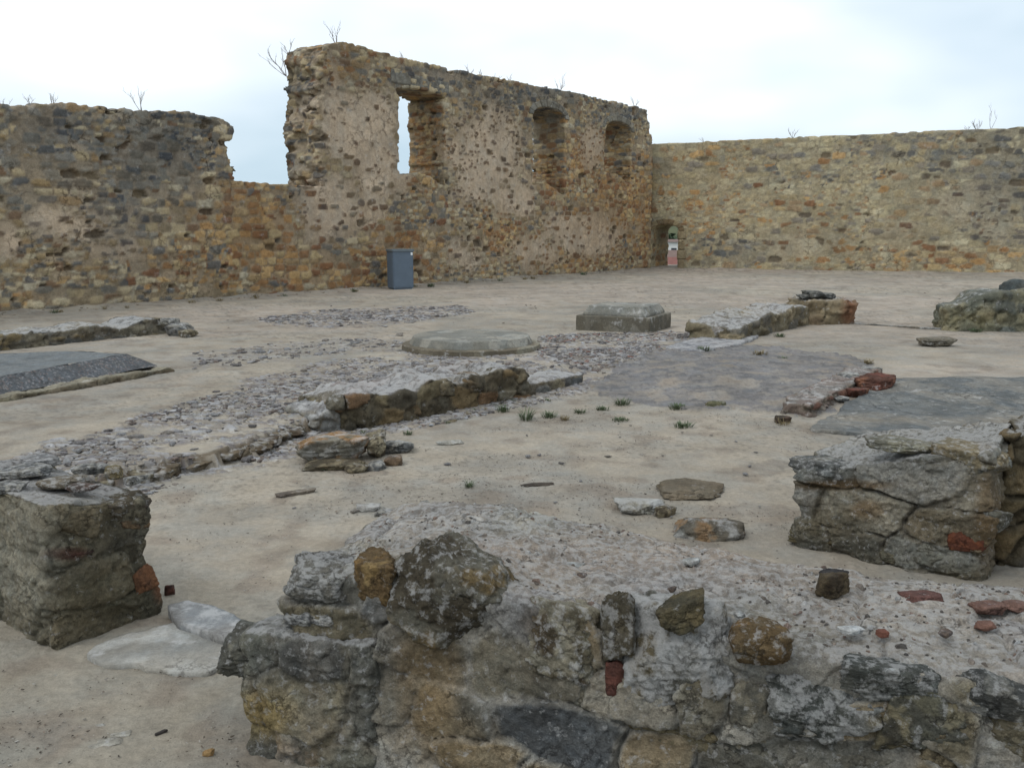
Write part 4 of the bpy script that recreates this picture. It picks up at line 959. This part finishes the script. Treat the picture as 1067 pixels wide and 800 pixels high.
o = obj('plinth', lathe(prof_of([(0, -.1), (rb, -.1), (rb + .004, .0), (rb, zh * .36), (rb - .02, zh * .42), (rtp + .045, zh * .44)]), 280, 'plinth', M_conc, [(116, 106, 86), (104, 94, 76), (128, 120, 100)], 901, lic=.3), rbz)
o = obj('bevelled_drum', lathe(prof_of([(rtp + .05, zh * .40), (rtp + .045, zh * .5), (rtp + .0, zh * .98), (rtp - .03, zh), (0, zh + .005)]), 280, 'bevelled_drum', M_conc, PG, 902, amp=.003), rbz)
s1, s2, s3 = on(600, 344), on(676.5, 347.5), on(699, 340.5)
s4 = s1 + (s3 - s2); zp = Zat(s2, 331.5); print('sq', s1, s2, s3, zp)
sqr = empty('square_pedestal', s1, 'square grey stone pedestal with a smaller tapering block on top', 'pedestal')
def tmesh(V, Q, seed, cols, name, lic=.2, amp=.006):
    N = vnormals(V, Q); V2 = V + N * (amp * fbm(V * 6, 4, seed))[:, None]
    h = np.clip(fbm(V * 2.6, 5, seed + 6) * .9 + .5, 0, .999); c = pick(cols, h) * (1 + .12 * fbm(V * 9, 3, seed + 9))[:, None]
    return mesh_np(name, V2, Q, np.concatenate([c, np.full((len(V), 1), lic)], 1), M_conc)
V, Q, t = box_shape([s1, s2, s3, s4], -.05, [zp] * 4, .02, .008)
child('plinth', tmesh(V, Q, 910, [(112, 106, 92), (100, 94, 80), (124, 118, 104)], 'plinth', .3), sqr)
cc_ = (s1 + s2 + s3 + s4) / 4
def ins(f, lst): return [cc_ + (p - cc_) * f for p in lst]
zq = Zat((s1 + s2) / 2, 320.5)
def chamf(V, u, w, h):
    k = 1 - .13 * np.clip((h - .3) / .6, 0, 1); V = V.copy(); V[:, 0] = cc_[0] + (V[:, 0] - cc_[0]) * k; V[:, 1] = cc_[1] + (V[:, 1] - cc_[1]) * k; return V
V, Q, t = box_shape(ins(.86, [s1, s2, s3, s4]), zp - .01, [zp + .145] * 4, .02, .006, None, chamf)
child('bevelled_block', tmesh(V, Q, 911, PG, 'bevelled_block', .4), sqr)

# --- right background low wall and blocks
c1, c2 = on(768, 356), on(843, 338); cv = c2 - c1; cv[2] = 0; cl = np.linalg.norm(cv); cv /= cl; cn = np.array([-cv[1], cv[0], 0])
rw = empty('low_wall', c1, 'low rubble wall running away on the right to a taller end pier', 'low wall')
cz1, cz2 = Zat(c1, 345), Zat(c2, 317)
print('cwall', c1, c2, cl, cz1, cz2)
low_wall('m', None, None, [c1, c2, c2 + cn * .7, c1 + cn * .75], [cz1 - .0, cz2, cz2 - .02, cz1 + .08], .03, .06, (.36, .36, .18), 1001, M_mid, .05, .04, lic_top=.8, lic_side=.2, palette=[(128, 116, 88), (112, 102, 80), (144, 128, 96), (98, 92, 80)], mort=(120, 108, 82), topcol=(142, 138, 134), hfn=lambda u, w: .12 * sstep(0, .3, u) * (1 - u) + .03 * np.sin(u * 19), root=rw, part='masonry')
p1, p2 = on(841, 338.5), on(890, 337.5); pv = p2 - p1; pv[2] = 0; pn = np.array([-pv[1], pv[0], 0]) / np.linalg.norm(pv)
pz = Zat(p1, 313)
low_wall('m', None, None, [p1, p2, p2 + pn * .7, p1 + pn * .7], [pz, pz, pz, pz], .03, .06, (.42, .4, .24), 1011, M_mid, .05, .035, zones=[(884, 325, 9, 16, .9, (124, 78, 48)), (862, 326, 10, 8, .6, (156, 138, 100)), (850, 334, 8, 6, .6, (84, 66, 48))], lic_top=.6, lic_side=.2, palette=[(136, 120, 90), (120, 104, 76), (148, 130, 98)], mort=(140, 124, 96), topcol=(130, 124, 116), root=rw, part='pier')
for k, (x, w, h) in enumerate(((856, 22, 9), (868, 20, 6), (846, 14, 5))):
    P = p1 + (p2 - p1) * ((x - 841) / 49) + pn * .3; P = np.array([P[0], P[1], pz + .01]); dd = proj(P)[2]
    place_rock('stone', None, None, P, (w / F * dd, w / F * dd, h / F * dd), k, root=rw, seed=1020 + k, sub=4, cols=DG, lic=.3, sink=.1, mat=M_mid)
for k, (x, y, w, h) in enumerate(((748, 350, 30, 16), (770, 344, 30, 14), (790, 338, 26, 12), (806, 332, 22, 10))):
    P = on(x, y + 3); dd = proj(P)[2]; place_rock('stone', None, None, P, (w / F * dd, w / F * dd, (h + 8 * k * .4) / F * dd), k, root=rw, seed=1030 + k, sub=4, cols=[[(136, 128, 118), (120, 114, 106)], GR][k % 2], lic=.7, sink=.05, mat=M_mid)
slab('footing_slab', 'thin pale footing slab at the near end of the right low wall', 'paving', [(690, 362), (735, 349), (790, 349), (772, 358), (728, 366)], TER + .035, .08, [(132, 130, 132), (122, 120, 122), (146, 142, 140)], .7, 1040, .03, M_mid, wob=.06)
f1_, f2_ = on(983, 344.5), on(1110, 347); fz1, fz2 = Zat(f1_, 320), Zat(f2_, 310)
fv = f2_ - f1_; fv[2] = 0; fn = np.array([-fv[1], fv[0], 0]) / np.linalg.norm(fv)
fb = empty('wall_stub', f1_, 'far wall stub at the right edge with a dark round stone on top', 'stone block')
low_wall('m', None, None, [f1_, f2_, f2_ + fn * .9, f1_ + fn * .8], [fz1, fz2, fz2, fz1], .03, .08, (.34, .34, .18), 1051, M_mid, .05, .016, zones=[(1010, 335, 30, 10, .5, (140, 130, 88)), (1020, 312, 20, 8, .6, (84, 88, 80))], lic_top=.5, lic_side=.25, palette=[(128, 120, 90), (108, 108, 90), (140, 130, 98), (92, 94, 84)], mort=(118, 114, 90), topcol=(118, 118, 108), hfn=lambda u, w: .16 * sstep(.1, .3, u), root=fb, part='masonry')
P = f1_ + fv / np.linalg.norm(fv) * 1.05 + fn * .35; P[2] = fz1 + .18
dd = proj(P)[2]; place_rock('stone', 'dark rounded stone crowning the stub', None, P, (30 / F * dd, 26 / F * dd, 24 / F * dd), 0, root=fb, seed=1055, sub=4, cols=[(76, 82, 80), (96, 98, 92)], lic=.2, sink=.3, mat=M_mid)
k0, k1 = on(888, 337.5), on(983, 344); kv = k1 - k0; kv[2] = 0; kn = np.array([-kv[1], kv[0], 0]) / np.linalg.norm(kv)
low_wall('kerb_line', 'thin flush kerb line joining the end pier and the far wall stub', 'kerb', [k0, k1, k1 + kn * .07, k0 + kn * .07], [TER + .018] * 4, .02, .006, (.5, .2, .2), 1061, M_mid, .004, .003, palette=GR, topcol=(120, 116, 108))
# dark concrete slab, slightly raised at its near edge
slab('concrete_slab', 'smooth dark grey concrete slab behind the right foreground stub', 'paving', [(843, 437), (880, 414), (930, 395), (1000, 392), (1130, 394), (1150, 450), (900, 440)], TER + .022, .07, [(112, 113, 109), (102, 104, 102), (124, 121, 113), (134, 127, 114)], .25, 1070, .018, M_mid, wob=.08, bumpz=.010, tiltf=lambda x, y: ground_h(x, y) - TER)
# broken edging between grey paving and slab
for k, (x, y, w, h, c) in enumerate(((912, 404, 46, 16, 'r'), (893, 412, 26, 10, 'r'), (905, 389, 26, 8, 'g'), (885, 396, 30, 8, 'g'), (872, 405, 30, 8, 'p'), (862, 415, 24, 8, 'g'), (852, 426, 20, 8, 'p'), (895, 400, 24, 8, 'p'), (876, 418, 22, 6, 'g'))):
    lab = ['large rust-red stone at the tip of the broken edging', 'small rust-red stone just below the large red one', 'grey flat stone at the far end of the broken edging', 'long grey flat stone, second from the far end of the edging', 'pinkish flat stone in the middle of the broken edging', 'grey stone below the pinkish one in the edging', 'pinkish stone at the near end of the broken edging', 'pinkish chip touching the large rust-red stone', 'grey chip on the slab side of the edging'][k]
    fstone(x, y, w, h, 1080 + k, lab, {'r': [(116, 62, 44), (92, 58, 44), (130, 84, 58)], 'g': GR, 'p': [(142, 122, 108), (120, 104, 94)]}[c], .2 if c == 'r' else .5, .5, .8, .1)

e0_, e1_ = on(845, 435), on(918, 389); ev_ = e1_ - e0_; ev_[2] = 0; en_ = np.array([-ev_[1], ev_[0], 0]) / np.linalg.norm(ev_)
low_wall('broken_edging', 'low crumbling ridge of mortar and flat stones between the grey paving and the dark slab', 'edging', [e0_, e1_, e1_ + en_ * .34, e0_ + en_ * .26], [TER + .03, TER + .065, TER + .055, TER + .03], .018, .03, (.2, .2, .06), 1095, M_mid, .03, .025, lic_top=.5, lic_side=.2, palette=[(142, 122, 108), (120, 104, 94), (128, 120, 112), (112, 76, 60)], mort=(126, 114, 98), topcol=(140, 132, 124))
# ------------------------------------------------------------------ litter bin
bn_ = on(417, 301.5); 
binr = empty('litter_bin', bn_, 'grey-blue metal litter bin standing against the ruined wall', 'litter bin')
M_bin = plain('bin_paint', (84, 98, 112), .5, .08, 5); M_lid = plain('bin_lid', (96, 106, 112), .5, .1, 6); M_stk = plain('sticker', (225, 228, 228), .6, .02)
bdep = proj(bn_)[2]; bh = 42 / F * bdep; bl1 = .47; bw1 = .36
def box_simple(P, d, n, sz, bev, name, mat, root, taper=1.0):
    import bmesh
    bm = bmesh.new(); bmesh.ops.create_cube(bm, size=1.0)
    for v in bm.verts:
        k = taper if v.co.z < 0 else 1.0; v.co.x *= sz[0] * k; v.co.y *= sz[1] * k; v.co.z *= sz[2]
    if bev: bmesh.ops.bevel(bm, geom=bm.edges[:], offset=bev, segments=2, affect='EDGES')
    for v in bm.verts:
        x, y, z = v.co; v.co = Vector((P[0] + x * d[0] + y * n[0], P[1] + x * d[1] + y * n[1], P[2] + z))
    me = bpy.data.meshes.new(name); bm.to_mesh(me); bm.free(); me.materials.append(mat); return child(name, me, root)
print('bin', bn_, bh)
bang = .45          # turned a little off the wall's line
bd = np.array([wd[0] * math.cos(-bang) - wd[1] * math.sin(-bang), wd[0] * math.sin(-bang) + wd[1] * math.cos(-bang), 0]); bnn = np.array([-bd[1], bd[0], 0])
bc = bn_ + bnn * bw1 * .5 + bd * .08
bl1 = .56; bw1 = .44
box_simple(bc + [0, 0, bh * .47 + .02], bd, bnn, (bl1, bw1, bh * .92), .012, 'body', M_bin, binr)
box_simple(bc + [0, 0, bh * .955], bd, bnn, (bl1 + .05, bw1 + .05, bh * .06), .014, 'lid', M_lid, binr)
box_simple(bc + [0, 0, .02], bd, bnn, (bl1 - .06, bw1 - .06, .06), 0, 'foot', M_bin, binr)
box_simple(bc + [0, 0, bh * .47] - bnn * (bw1 * .5 + .002), bd, bnn, (bl1 - .07, .008, bh * .80), .003, 'door', M_bin, binr)
box_simple(bc + [0, 0, bh * .55] + bd * (bl1 * .36) - bnn * (bw1 * .5 + .009), bd, bnn, (.035, .012, .05), .003, 'lock', M_lid, binr)
box_simple(bc + [0, 0, bh * .87] + bd * (bl1 * .42) - bnn * (bw1 * .5 + .004), bd, bnn, (.05, .006, .07), 0, 'sticker', M_stk, binr)

# ------------------------------------------------------------------ plants
def plantmat(name, c1, c2):
    return plain(name, c1, .8, .35, 30)
M_twig = plain('dry_twig', (96, 84, 72), .9, .3, 20); M_leaf = plain('green_leaf', (74, 86, 60), .8, .35, 30); M_dry = plain('dry_leaf', (120, 108, 80), .9, .3, 30)
def tubes(lines, mat, name):
    V, Fq = [], []; 
    for pts, r0, r1 in lines:
        n = len(pts); b = len(V)
        for i, p in enumerate(pts):
            r = r0 + (r1 - r0) * i / (n - 1)
            for k in range(4):
                a = k * math.pi / 2 + .3; V.append((p[0] + r * math.cos(a), p[1] + r * math.sin(a), p[2]))
        for i in range(n - 1):
            for k in range(4): Fq.append((b + i * 4 + k, b + i * 4 + (k + 1) % 4, b + (i + 1) * 4 + (k + 1) % 4, b + (i + 1) * 4 + k))
    return mesh_np(name, np.array(V), np.array(Fq), None, mat)
def twig_plant(P, h, spread, nst, seed, label, r=.008, side=0.0):
    rd_ = random.Random(seed); lines = []; leaves = []
    def grow(p, d, ln, rr, lev):
        pts = [p]; q = list(p)
        for k in range(4):
            d = [d[0] + rd_.uniform(-.25, .25), d[1] + rd_.uniform(-.25, .25), d[2] + rd_.uniform(-.05, .2)]
            m = math.sqrt(sum(x * x for x in d)); d = [x / m for x in d]; q = [q[i] + d[i] * ln / 4 for i in range(3)]; pts.append(tuple(q))
            if lev < 2 and k > 0 and rd_.random() < .75: grow(tuple(q), [d[0] + rd_.uniform(-.8, .8), d[1] + rd_.uniform(-.8, .8), d[2]], ln * .5, rr * .6, lev + 1)
        lines.append((pts, rr, rr * .4)); leaves.append(tuple(q))
    for s in range(nst):
        a = rd_.uniform(0, 6.28); grow((0, 0, -.03), [math.cos(a) * spread + side, math.sin(a) * spread, 1.0], h * rd_.uniform(.6, 1.0), r, 0)
    root = obj('dry_weed', tubes(lines, M_twig, 'dry_weed'), None, tuple(float(v) for v in P)); tag(root, label, 'weed', 'dry weeds growing on the wall tops')
    return root
def topz(u, kind):
    return np.interp(u, [a for a, b in kind], [b for a, b in kind])
for k, (x, kind, hpx, sp, ns, lab) in enumerate((
    (8, 'l', 11, .9, 6, 'bushy dry weed at the far left on top of the ruined wall'), (38, 'l', 10, .8, 3, 'low dry weed second from the left on the ruined wall top'), (60, 'l', 14, .8, 4, 'forked dark dry weed on the left wall top'), (154, 'l', 24, .4, 3, 'tall thin pair of dry stalks on the low part of the ruined wall'),
    (359, 't', 17, .7, 4, 'forked dry weed on the highest point of the tall wall'), (428, 't', 9, .5, 3, 'tiny dry weed above the first window'), (497, 't', 10, .5, 3, 'dry weed between the first and second windows, left one'), (508, 't', 9, .4, 2, 'dry weed between the first and second windows, right one'),
    (525, 't', 8, .6, 3, 'small dry weed left of the second window'), (538, 't', 7, .6, 3, 'smallest dry weed just left of the second window'), (590, 't', 16, .6, 4, 'tall dry weed right of the second window'), (668, 't', 12, .4, 2, 'dry stalks at the right end of the tall wall'))):
    u, _ = uz(x, 100, O1, wd); z = topz(u, top_uv if kind == 'l' else tall_uv); P = wp3(u, z, .25); dd = proj(P)[2]
    twig_plant(P, hpx / F * dd, sp, ns, 1200 + k, lab, .35 / F * dd)
P = wp3(u_tall - .05, uz(336, 74, O1, wd)[1] , 1.2); twig_plant(P, .55, .7, 4, 1230, 'dry bush sprouting sideways from the ragged end of the tall wall', .011, -1.1)
P = wp3(u_tall - .05, uz(336, 52, O1, wd)[1] + .0, 1.1); twig_plant(P, .3, .6, 3, 1231, 'dry sprigs at the top corner of the ragged wall end', .009, -.5)
for k, (x, hpx, sp, ns, lab) in enumerate(((826, 9, .8, 5, 'small dry weed on the boundary wall, leftmost of two groups'), (1018, 10, 1.0, 7, 'spreading dry weed near the right end of the boundary wall'), (1033, 22, .25, 2, 'tall single dry stalk at the right end of the boundary wall'), (1008, 6, 1.0, 5, 'low tuft left of the spreading weed on the boundary wall'), (733, 5, .8, 3, 'tiny dry weed near the doorway end of the boundary wall'))):
    u, _ = uz(x, 140, O2, rd); z = topz(u, rt); Pb = O2 + u * rd + .2 * rn; P = np.array([Pb[0], Pb[1], z]); dd = proj(P)[2]
    twig_plant(P, hpx / F * dd, sp, ns, 1240 + k, lab, .32 / F * dd)
def tuft(px, py, w, h, seed, label, mat=M_leaf, n=60):
    P = on(px, py); dd = proj(P)[2]; s = w / F * dd / 2; hh = h / F * dd; rs = np.random.RandomState(seed); V, Fq = [], []; hh *= .75; s *= .9
    for k in range(n):
        a = rs.uniform(0, 6.28); r = s * rs.uniform(0, 1) ** .7 * .8; x, y = r * math.cos(a), r * math.sin(a); l = hh * rs.uniform(.25, 1.1); a2 = a + rs.uniform(-.8, .8); t = rs.uniform(.3, 1.2) * l
        wl_ = s * rs.uniform(.02, .06); dx, dy = -math.sin(a2) * wl_, math.cos(a2) * wl_; ex, ey = math.cos(a2) * t, math.sin(a2) * t; b = len(V)
        V += [(x - dx * .3, y - dy * .3, -.005), (x + dx * .3, y + dy * .3, -.005), (x + ex * .5 + dx, y + ey * .5 + dy, l * .7), (x + ex * .5 - dx, y + ey * .5 - dy, l * .7), (x + ex + dx * .2, y + ey + dy * .2, l), (x + ex - dx * .2, y + ey - dy * .2, l)]
        Fq += [(b, b + 1, b + 2, b + 3), (b + 3, b + 2, b + 4, b + 5)]
    o = obj('weed', mesh_np('weed', np.array(V), np.array(Fq), None, mat), None, tuple(float(v) for v in P)); return tag(o, label, 'weed', 'weeds on the ground')
T = [(524, 429, 18, 10, 'small green weed at the right foot of the middle low wall'), (548, 438, 16, 16, 'tall grey-green weed in front of the low footing'), (572, 435, 20, 8, 'bright green weed right of the tall grey-green one'), (588, 438, 12, 7, 'little olive weed between two green ones'), (604, 430, 16, 5, 'low weed nearest the end of the footing'),
     (628, 427, 18, 5, 'flat weed left of the leafy one by the grey paving'), (648, 422, 20, 9, 'leafy green weed at the corner of the grey paving'), (646, 438, 24, 4, 'thin spreading weed on the sand below the leafy one'), (706, 426, 26, 7, 'green weed at the near edge of the grey paving'), (712, 445, 26, 7, 'lone green weed on open sand below the paving'),
     (733, 367, 20, 8, 'green weed at the tip of the footing slab'), (792, 371, 18, 8, 'olive weed on the sand of the right-hand court'), (816, 375, 12, 5, 'faint small weed right of the olive one'), (904, 380, 14, 8, 'yellowish weed at the far end of the broken edging'),
     (489, 508, 12, 9, 'tiny pale green sprig alone on the sand'), (340, 489, 18, 5, 'green weed under the orange stained block'), (425, 453, 12, 6, 'dark weed at the foot of the middle low wall'), (449, 299, 10, 5, 'small green weed beside the litter bin'), (760, 352, 14, 5, 'low weed in front of the right low wall'), (812, 351, 16, 5, 'weed on the sand beside the right low wall'), (1017, 346, 16, 5, 'low weed at the foot of the far wall stub')]
for k, (x, y, w, h, lab) in enumerate(T): tuft(x, y, w, h, 1300 + k, lab, M_dry if k in (3, 11, 13) else M_leaf, 120)
rw_ = np.random.RandomState(77)
for k in range(16):
    x = rw_.uniform(20, 660); y = 328 - x / 683 * 48 + 1.5
    tuft(x, y, rw_.uniform(6, 14), rw_.uniform(3, 7), 1400 + k, 'tiny weed sprouting along the foot of the ruined wall', M_dry if k % 3 else M_leaf, 60)
for k in range(12):
    t_ = rw_.uniform(0, 1); tuft(365 + 240 * t_, 452 - 48 * t_ + rw_.uniform(0, 10), rw_.uniform(5, 12), rw_.uniform(2, 6), 1430 + k, 'tiny weed on the sand along the front of the middle low wall', M_dry if k % 2 else M_leaf, 60)
tuft(816, 443, 18, 10, 1340, 'dry brown weed on the reddish clod', M_dry, 50)

# ------------------------------------------------------------------ loose flakes: the largest as things, the rest as one mass
rs = np.random.RandomState(5)
def flake(seed, w, t):
    r = np.random.RandomState(seed); n = 8; a = np.sort(r.uniform(0, 6.28, n)); rr = r.uniform(.6, 1, n) * w / 2; el = r.uniform(.4, .75)
    lo = np.stack([np.cos(a) * rr, np.sin(a) * rr * el, -t * .3 + 0 * a], 1); mi = lo * [1.04, 1.04, 1]; mi[:, 2] = t * .35; hi = lo * [.82, .82, 1]; hi[:, 2] = t * r.uniform(.7, 1, n)
    V = np.concatenate([lo, mi, hi, [[0, 0, t * .9]]]); F_ = []
    for k in range(n):
        j = (k + 1) % n; F_ += [(k, j, n + j), (k, n + j, n + k), (n + k, n + j, 2 * n + j), (n + k, 2 * n + j, 2 * n + k), (2 * n + k, 2 * n + j, 3 * n)]
    return V, np.array(F_)
FC = [(146, 143, 142), (130, 126, 126), (118, 112, 110), (156, 154, 153), (134, 124, 112), (102, 96, 93), (142, 136, 130), (124, 108, 98)]
protos = []
for k in range(14):
    V, F_ = flake(40 + k, 1.0, .10); c = np.tile(L(FC[k % len(FC)]), (len(V), 1))
    protos.append(mesh_np('stone_flake', V, F_, np.concatenate([c, np.full((len(V), 1), .4)], 1), M_mid, smooth=False))
def sample(poly, n):
    p = np.array(poly); mn, mx_ = p.min(0), p.max(0); out = []
    while len(out) < n:
        q = rs.uniform(mn, mx_)
        if inpoly(np.array([q[0]]), np.array([q[1]]), poly)[0]: out.append(q)
    return out
areas = [('flat stone flake lying in the broad rubble pavement at the left', 'flakes on the broad rubble pavement', RUB, 150, (.07, .16)), ('flat stone flake in the far rubble strip near the litter bin', 'flakes in the far rubble strip', RUB2, 40, (.12, .24)), ('flat stone flake in the scatter between the round and the square pedestals', 'flakes between the pedestals', RUB3, 36, (.10, .2)), ('flat stone flake in the thin scatter behind the middle low wall', 'flakes behind the middle wall', RUB4, 24, (.10, .22)),
         ('small stone chip on the sand of the sunken room', 'chips on the sunken sand', wp([(200, 500), (420, 470), (620, 440), (820, 450), (810, 540), (640, 540), (300, 560), (190, 590)], 0), 26, (.025, .07)), ('small stone chip beside the grey paving', 'chips on the grey paving', GREY, 18, (.05, .10))]
for lab, grp, poly, n, (s0_, s1_) in areas:
    for (x, y) in sample(poly, n):
        P = np.array([x, y, gz(x, y)]); o = bpy.data.objects.new('stone_flake', protos[rs.randint(14)]); COL.objects.link(o)
        s = rs.uniform(s0_, s1_); o.scale = (s, s, s * rs.uniform(.7, 1.6)); o.location = (P[0], P[1], P[2] + .008); o.rotation_euler = (rs.normal() * .08, rs.normal() * .08, rs.uniform(0, 6.28)); tag(o, lab, 'stone flake', grp)
Vs, Fs, Cs, off = [], [], [], 0
def scatter(poly, n, s0_, s1_, cols, thick=.25):
    global off
    pts = sample(poly, n); a = np.array(pts); zz = ground_h(a[:, 0], a[:, 1])
    g = fbm(np.stack([a[:, 0] * 1.3, a[:, 1] * 1.3, a[:, 0] * 0], 1), 3, 61)
    gg = fbm(np.stack([a[:, 0] * 5, a[:, 1] * 5, a[:, 0] * 0], 1), 3, 62)
    for k in range(n):
        if rs.uniform() > float(sstep(-.34, .24, g[k] + .55 * gg[k])): continue
        V, F_ = flk[rs.randint(20)]; s = s0_ + (s1_ - s0_) * rs.uniform() ** 2; an_ = rs.uniform(0, 6.28); c, sn = math.cos(an_), math.sin(an_)
        W = V * [s, s, s * thick * 4 * rs.uniform(.5, 1.4)]; W[:, 2] += W[:, 0] * rs.normal() * .12; W = np.stack([W[:, 0] * c - W[:, 1] * sn + a[k, 0], W[:, 0] * sn + W[:, 1] * c + a[k, 1], W[:, 2] + zz[k] + .006], 1)
        Vs.append(W); Fs.append(F_ + off); off += len(W); Cs.append(np.tile(L(cols[rs.randint(len(cols))]) * rs.uniform(.85, 1.15), (len(W), 1)))
_ep = [(98, 514), (152, 503), (215, 487), (262, 474), (306, 456)]
for k in range(38):
    t = (k + rs.uniform(-.3, .3)) / 37 * 3.999; t = min(max(t, 0), 3.99); i = int(t); x = _ep[i][0] + (_ep[i + 1][0] - _ep[i][0]) * (t - i); y = _ep[i][1] + (_ep[i + 1][1] - _ep[i][1]) * (t - i)
    P = G(x + rs.uniform(-3, 3), y, 0.0); P = P + np.array([-.03, .13, 0]); P[2] = -.004; w_ = rs.uniform(.14, .34)
    place_rock('edge_stone', 'rough stone in the ragged front edge of the rubble pavement', 'edge stone', P, (w_, w_ * .8, rs.uniform(.065, .09)), rs.uniform(-.4, .4), seed=1500 + k, sub=4, cols=[[(150, 146, 142), (112, 98, 76), (86, 72, 54)], OL, [(106, 88, 62), (84, 70, 52), (140, 134, 126)]][k % 3], lic=.45, sink=.0, mat=M_mid, group='edge stones of the rubble pavement')
flk = [flake(100 + k, 1.0, .11) for k in range(20)]
scatter(RUB, 17000, .012, .085, FC); scatter(RUB2, 2600, .03, .15, FC); scatter(RUB3, 2200, .03, .12, FC + [(140, 100, 84)]); scatter(RUB4, 500, .03, .12, FC)
scatter(wp([(150, 505), (420, 470), (620, 420), (840, 440), (1000, 640), (250, 640), (100, 700)], 0), 700, .006, .022, [(110, 98, 84), (84, 74, 64), (160, 154, 142), (140, 120, 100)])
scatter(wp([(-50, 700), (240, 700), (260, 850), (-100, 850)], 0), 160, .004, .014, [(110, 98, 84), (84, 74, 64), (170, 166, 156)])
scatter(wp([(220, 325), (700, 300), (1060, 300), (1060, 335), (700, 330), (560, 345), (200, 350)], TER), 500, .02, .07, [(110, 98, 84), (84, 74, 64), (140, 126, 110)])
scatter(wp([(150, 505), (420, 470), (620, 420), (840, 440), (1000, 640), (250, 640), (100, 700), (-50, 720), (-100, 850), (260, 850), (240, 700)], 0), 15000, .005, .017, [(104, 92, 78), (86, 78, 68), (164, 158, 146), (132, 114, 96)])
scatter(GREY, 700, .012, .05, [(140, 134, 134), (112, 104, 106), (156, 152, 150), (124, 110, 102)])
scatter([tuple(p) for p in (np.array([A[:2] - BACK * wd[:2], B[:2], B[:2] - wn_[:2] * .5, A[:2] - wn_[:2] * .5 - BACK * wd[:2]]))], 700, .02, .09, [(126, 104, 74), (100, 84, 64), (150, 132, 104)])
me = mesh_np('rubble', np.concatenate(Vs), np.concatenate(Fs), np.concatenate([np.concatenate(Cs), np.full((off, 1), .3)], 1), M_mid, smooth=False)
o = obj('rubble', me); o['kind'] = 'stuff'; tag(o, 'countless small stone chips and gravel strewn over the ground', 'rubble')

# ------------------------------------------------------------------ town seen through the doorway
M_white = plain('white_render', (214, 214, 210), .9, .05); M_red = plain('red_tiles', (112, 66, 56), .9, .2, 1.5); M_brown = plain('brown_tiles', (104, 84, 76), .9, .2, 1.5); M_win = plain('dark_window', (50, 56, 62), .3, .1)
def house(px, dist, ytop_wall, ybot, yridge, w, d, roofmat, label, group, yaw=.1):
    r = ray(px, 300); dirv = np.array([r[0], r[1], 0]); dirv /= dirv[1]; P = dirv * dist; P[2] = gz(P[0], P[1])
    zof = lambda yy: EYE + (dist) * (-(yy - 240.0)) / F
    ze, zr_ = zof(ytop_wall), zof(yridge); root = empty('house', P, label, 'house', group)
    c, s = math.cos(yaw), math.sin(yaw); dx = np.array([c, s, 0]); dn = np.array([-s, c, 0])
    hgt = ze - P[2]
    import bmesh
    box_simple(np.array([P[0], P[1], P[2] + hgt / 2]) + dn * d / 2, dx, dn, (w, d, hgt), 0, 'wall', M_white, root)
    bm = bmesh.new(); o_ = .35
    pts = [(-w / 2 - o_, -o_, 0), (w / 2 + o_, -o_, 0), (w / 2 + o_, d + o_, 0), (-w / 2 - o_, d + o_, 0), (-w / 2 - o_, d / 2, zr_ - ze), (w / 2 + o_, d / 2, zr_ - ze)]
    vs = [bm.verts.new(tuple(np.array([P[0], P[1], ze + .02]) + dx * x + dn * y + np.array([0, 0, z]))) for x, y, z in pts]
    for f in ((0, 1, 5, 4), (2, 3, 4, 5), (0, 4, 3), (1, 2, 5), (3, 2, 1, 0)): bm.faces.new([vs[i] for i in f])
    me = bpy.data.meshes.new('roof'); bm.to_mesh(me); bm.free(); me.materials.append(roofmat); child('roof', me, root)
    for k in range(max(2, int(w / 3))):
        x = -w / 2 + (k + .5) * w / max(2, int(w / 3))
        box_simple(np.array([P[0], P[1], ze - 1.6]) + dx * x - dn * .02, dx, dn, (.9, .1, 1.2), 0, 'window', M_win, root)
house(700, 112, 275.0, 290, 268.5, 14, 9, M_red, 'nearest white house with bright red tiled roof through the doorway', 'houses below the castle')
house(708, 135, 268.0, 275, 261, 16, 10, M_brown, 'house with brown tiled roof just above the nearest red roof', 'houses below the castle', -.1)
house(701, 158, 252.0, 265, 249.5, 15, 9, M_brown, 'white gabled house highest in the doorway below the trees', 'houses below the castle', .0)
def tree(px, dist, ytop, h, seed, label):
    r = ray(px, 300); P = np.array([r[0], r[1], 0]) / r[1] * dist; ztop = EYE + dist * (240 - ytop) / F; zb = gz(P[0], P[1]); P[2] = zb; h = ztop - zb
    root = empty('tree', P, label, 'tree', 'trees behind the town'); rs_ = np.random.RandomState(seed)
    obj('trunk', tubes([([(0, 0, 0), (.1, 0, h * .3), (0, .1, h * .7)], h * .035, h * .015)], M_twig, 'trunk'), root)
    n = 1500; c = rs_.normal(size=(9, 3)) * [h * .22, h * .22, h * .14] + [0, 0, h * .66]; idx = rs_.randint(9, size=n)
    q = c[idx] + (lambda d: d / np.linalg.norm(d, axis=1, keepdims=True) * rs_.uniform(.5, 1, (n, 1)) * h * .17)(rs_.normal(size=(n, 3)))
    a = rs_.normal(size=(n, 3)); a /= np.linalg.norm(a, axis=1, keepdims=True); b = np.cross(a, rs_.normal(size=(n, 3))); b /= np.linalg.norm(b, axis=1, keepdims=True); s = h * .03
    V = np.stack([q - a * s, q - b * s, q + a * s, q + b * s], 1).reshape(-1, 3); V[:, 2] = np.minimum(V[:, 2], h)
    obj('crown', mesh_np('crown', V, np.arange(4 * n).reshape(-1, 4), None, plain('tree_leaf', (52, 70, 44), .8, .3, 1)), root)
tree(699, 190, 242, 9, 1, 'dark tree behind the highest house, left one through the doorway')
tree(706, 196, 243, 9, 2, 'dark tree behind the highest house, right one through the doorway')
print('done objects', len(bpy.data.objects))
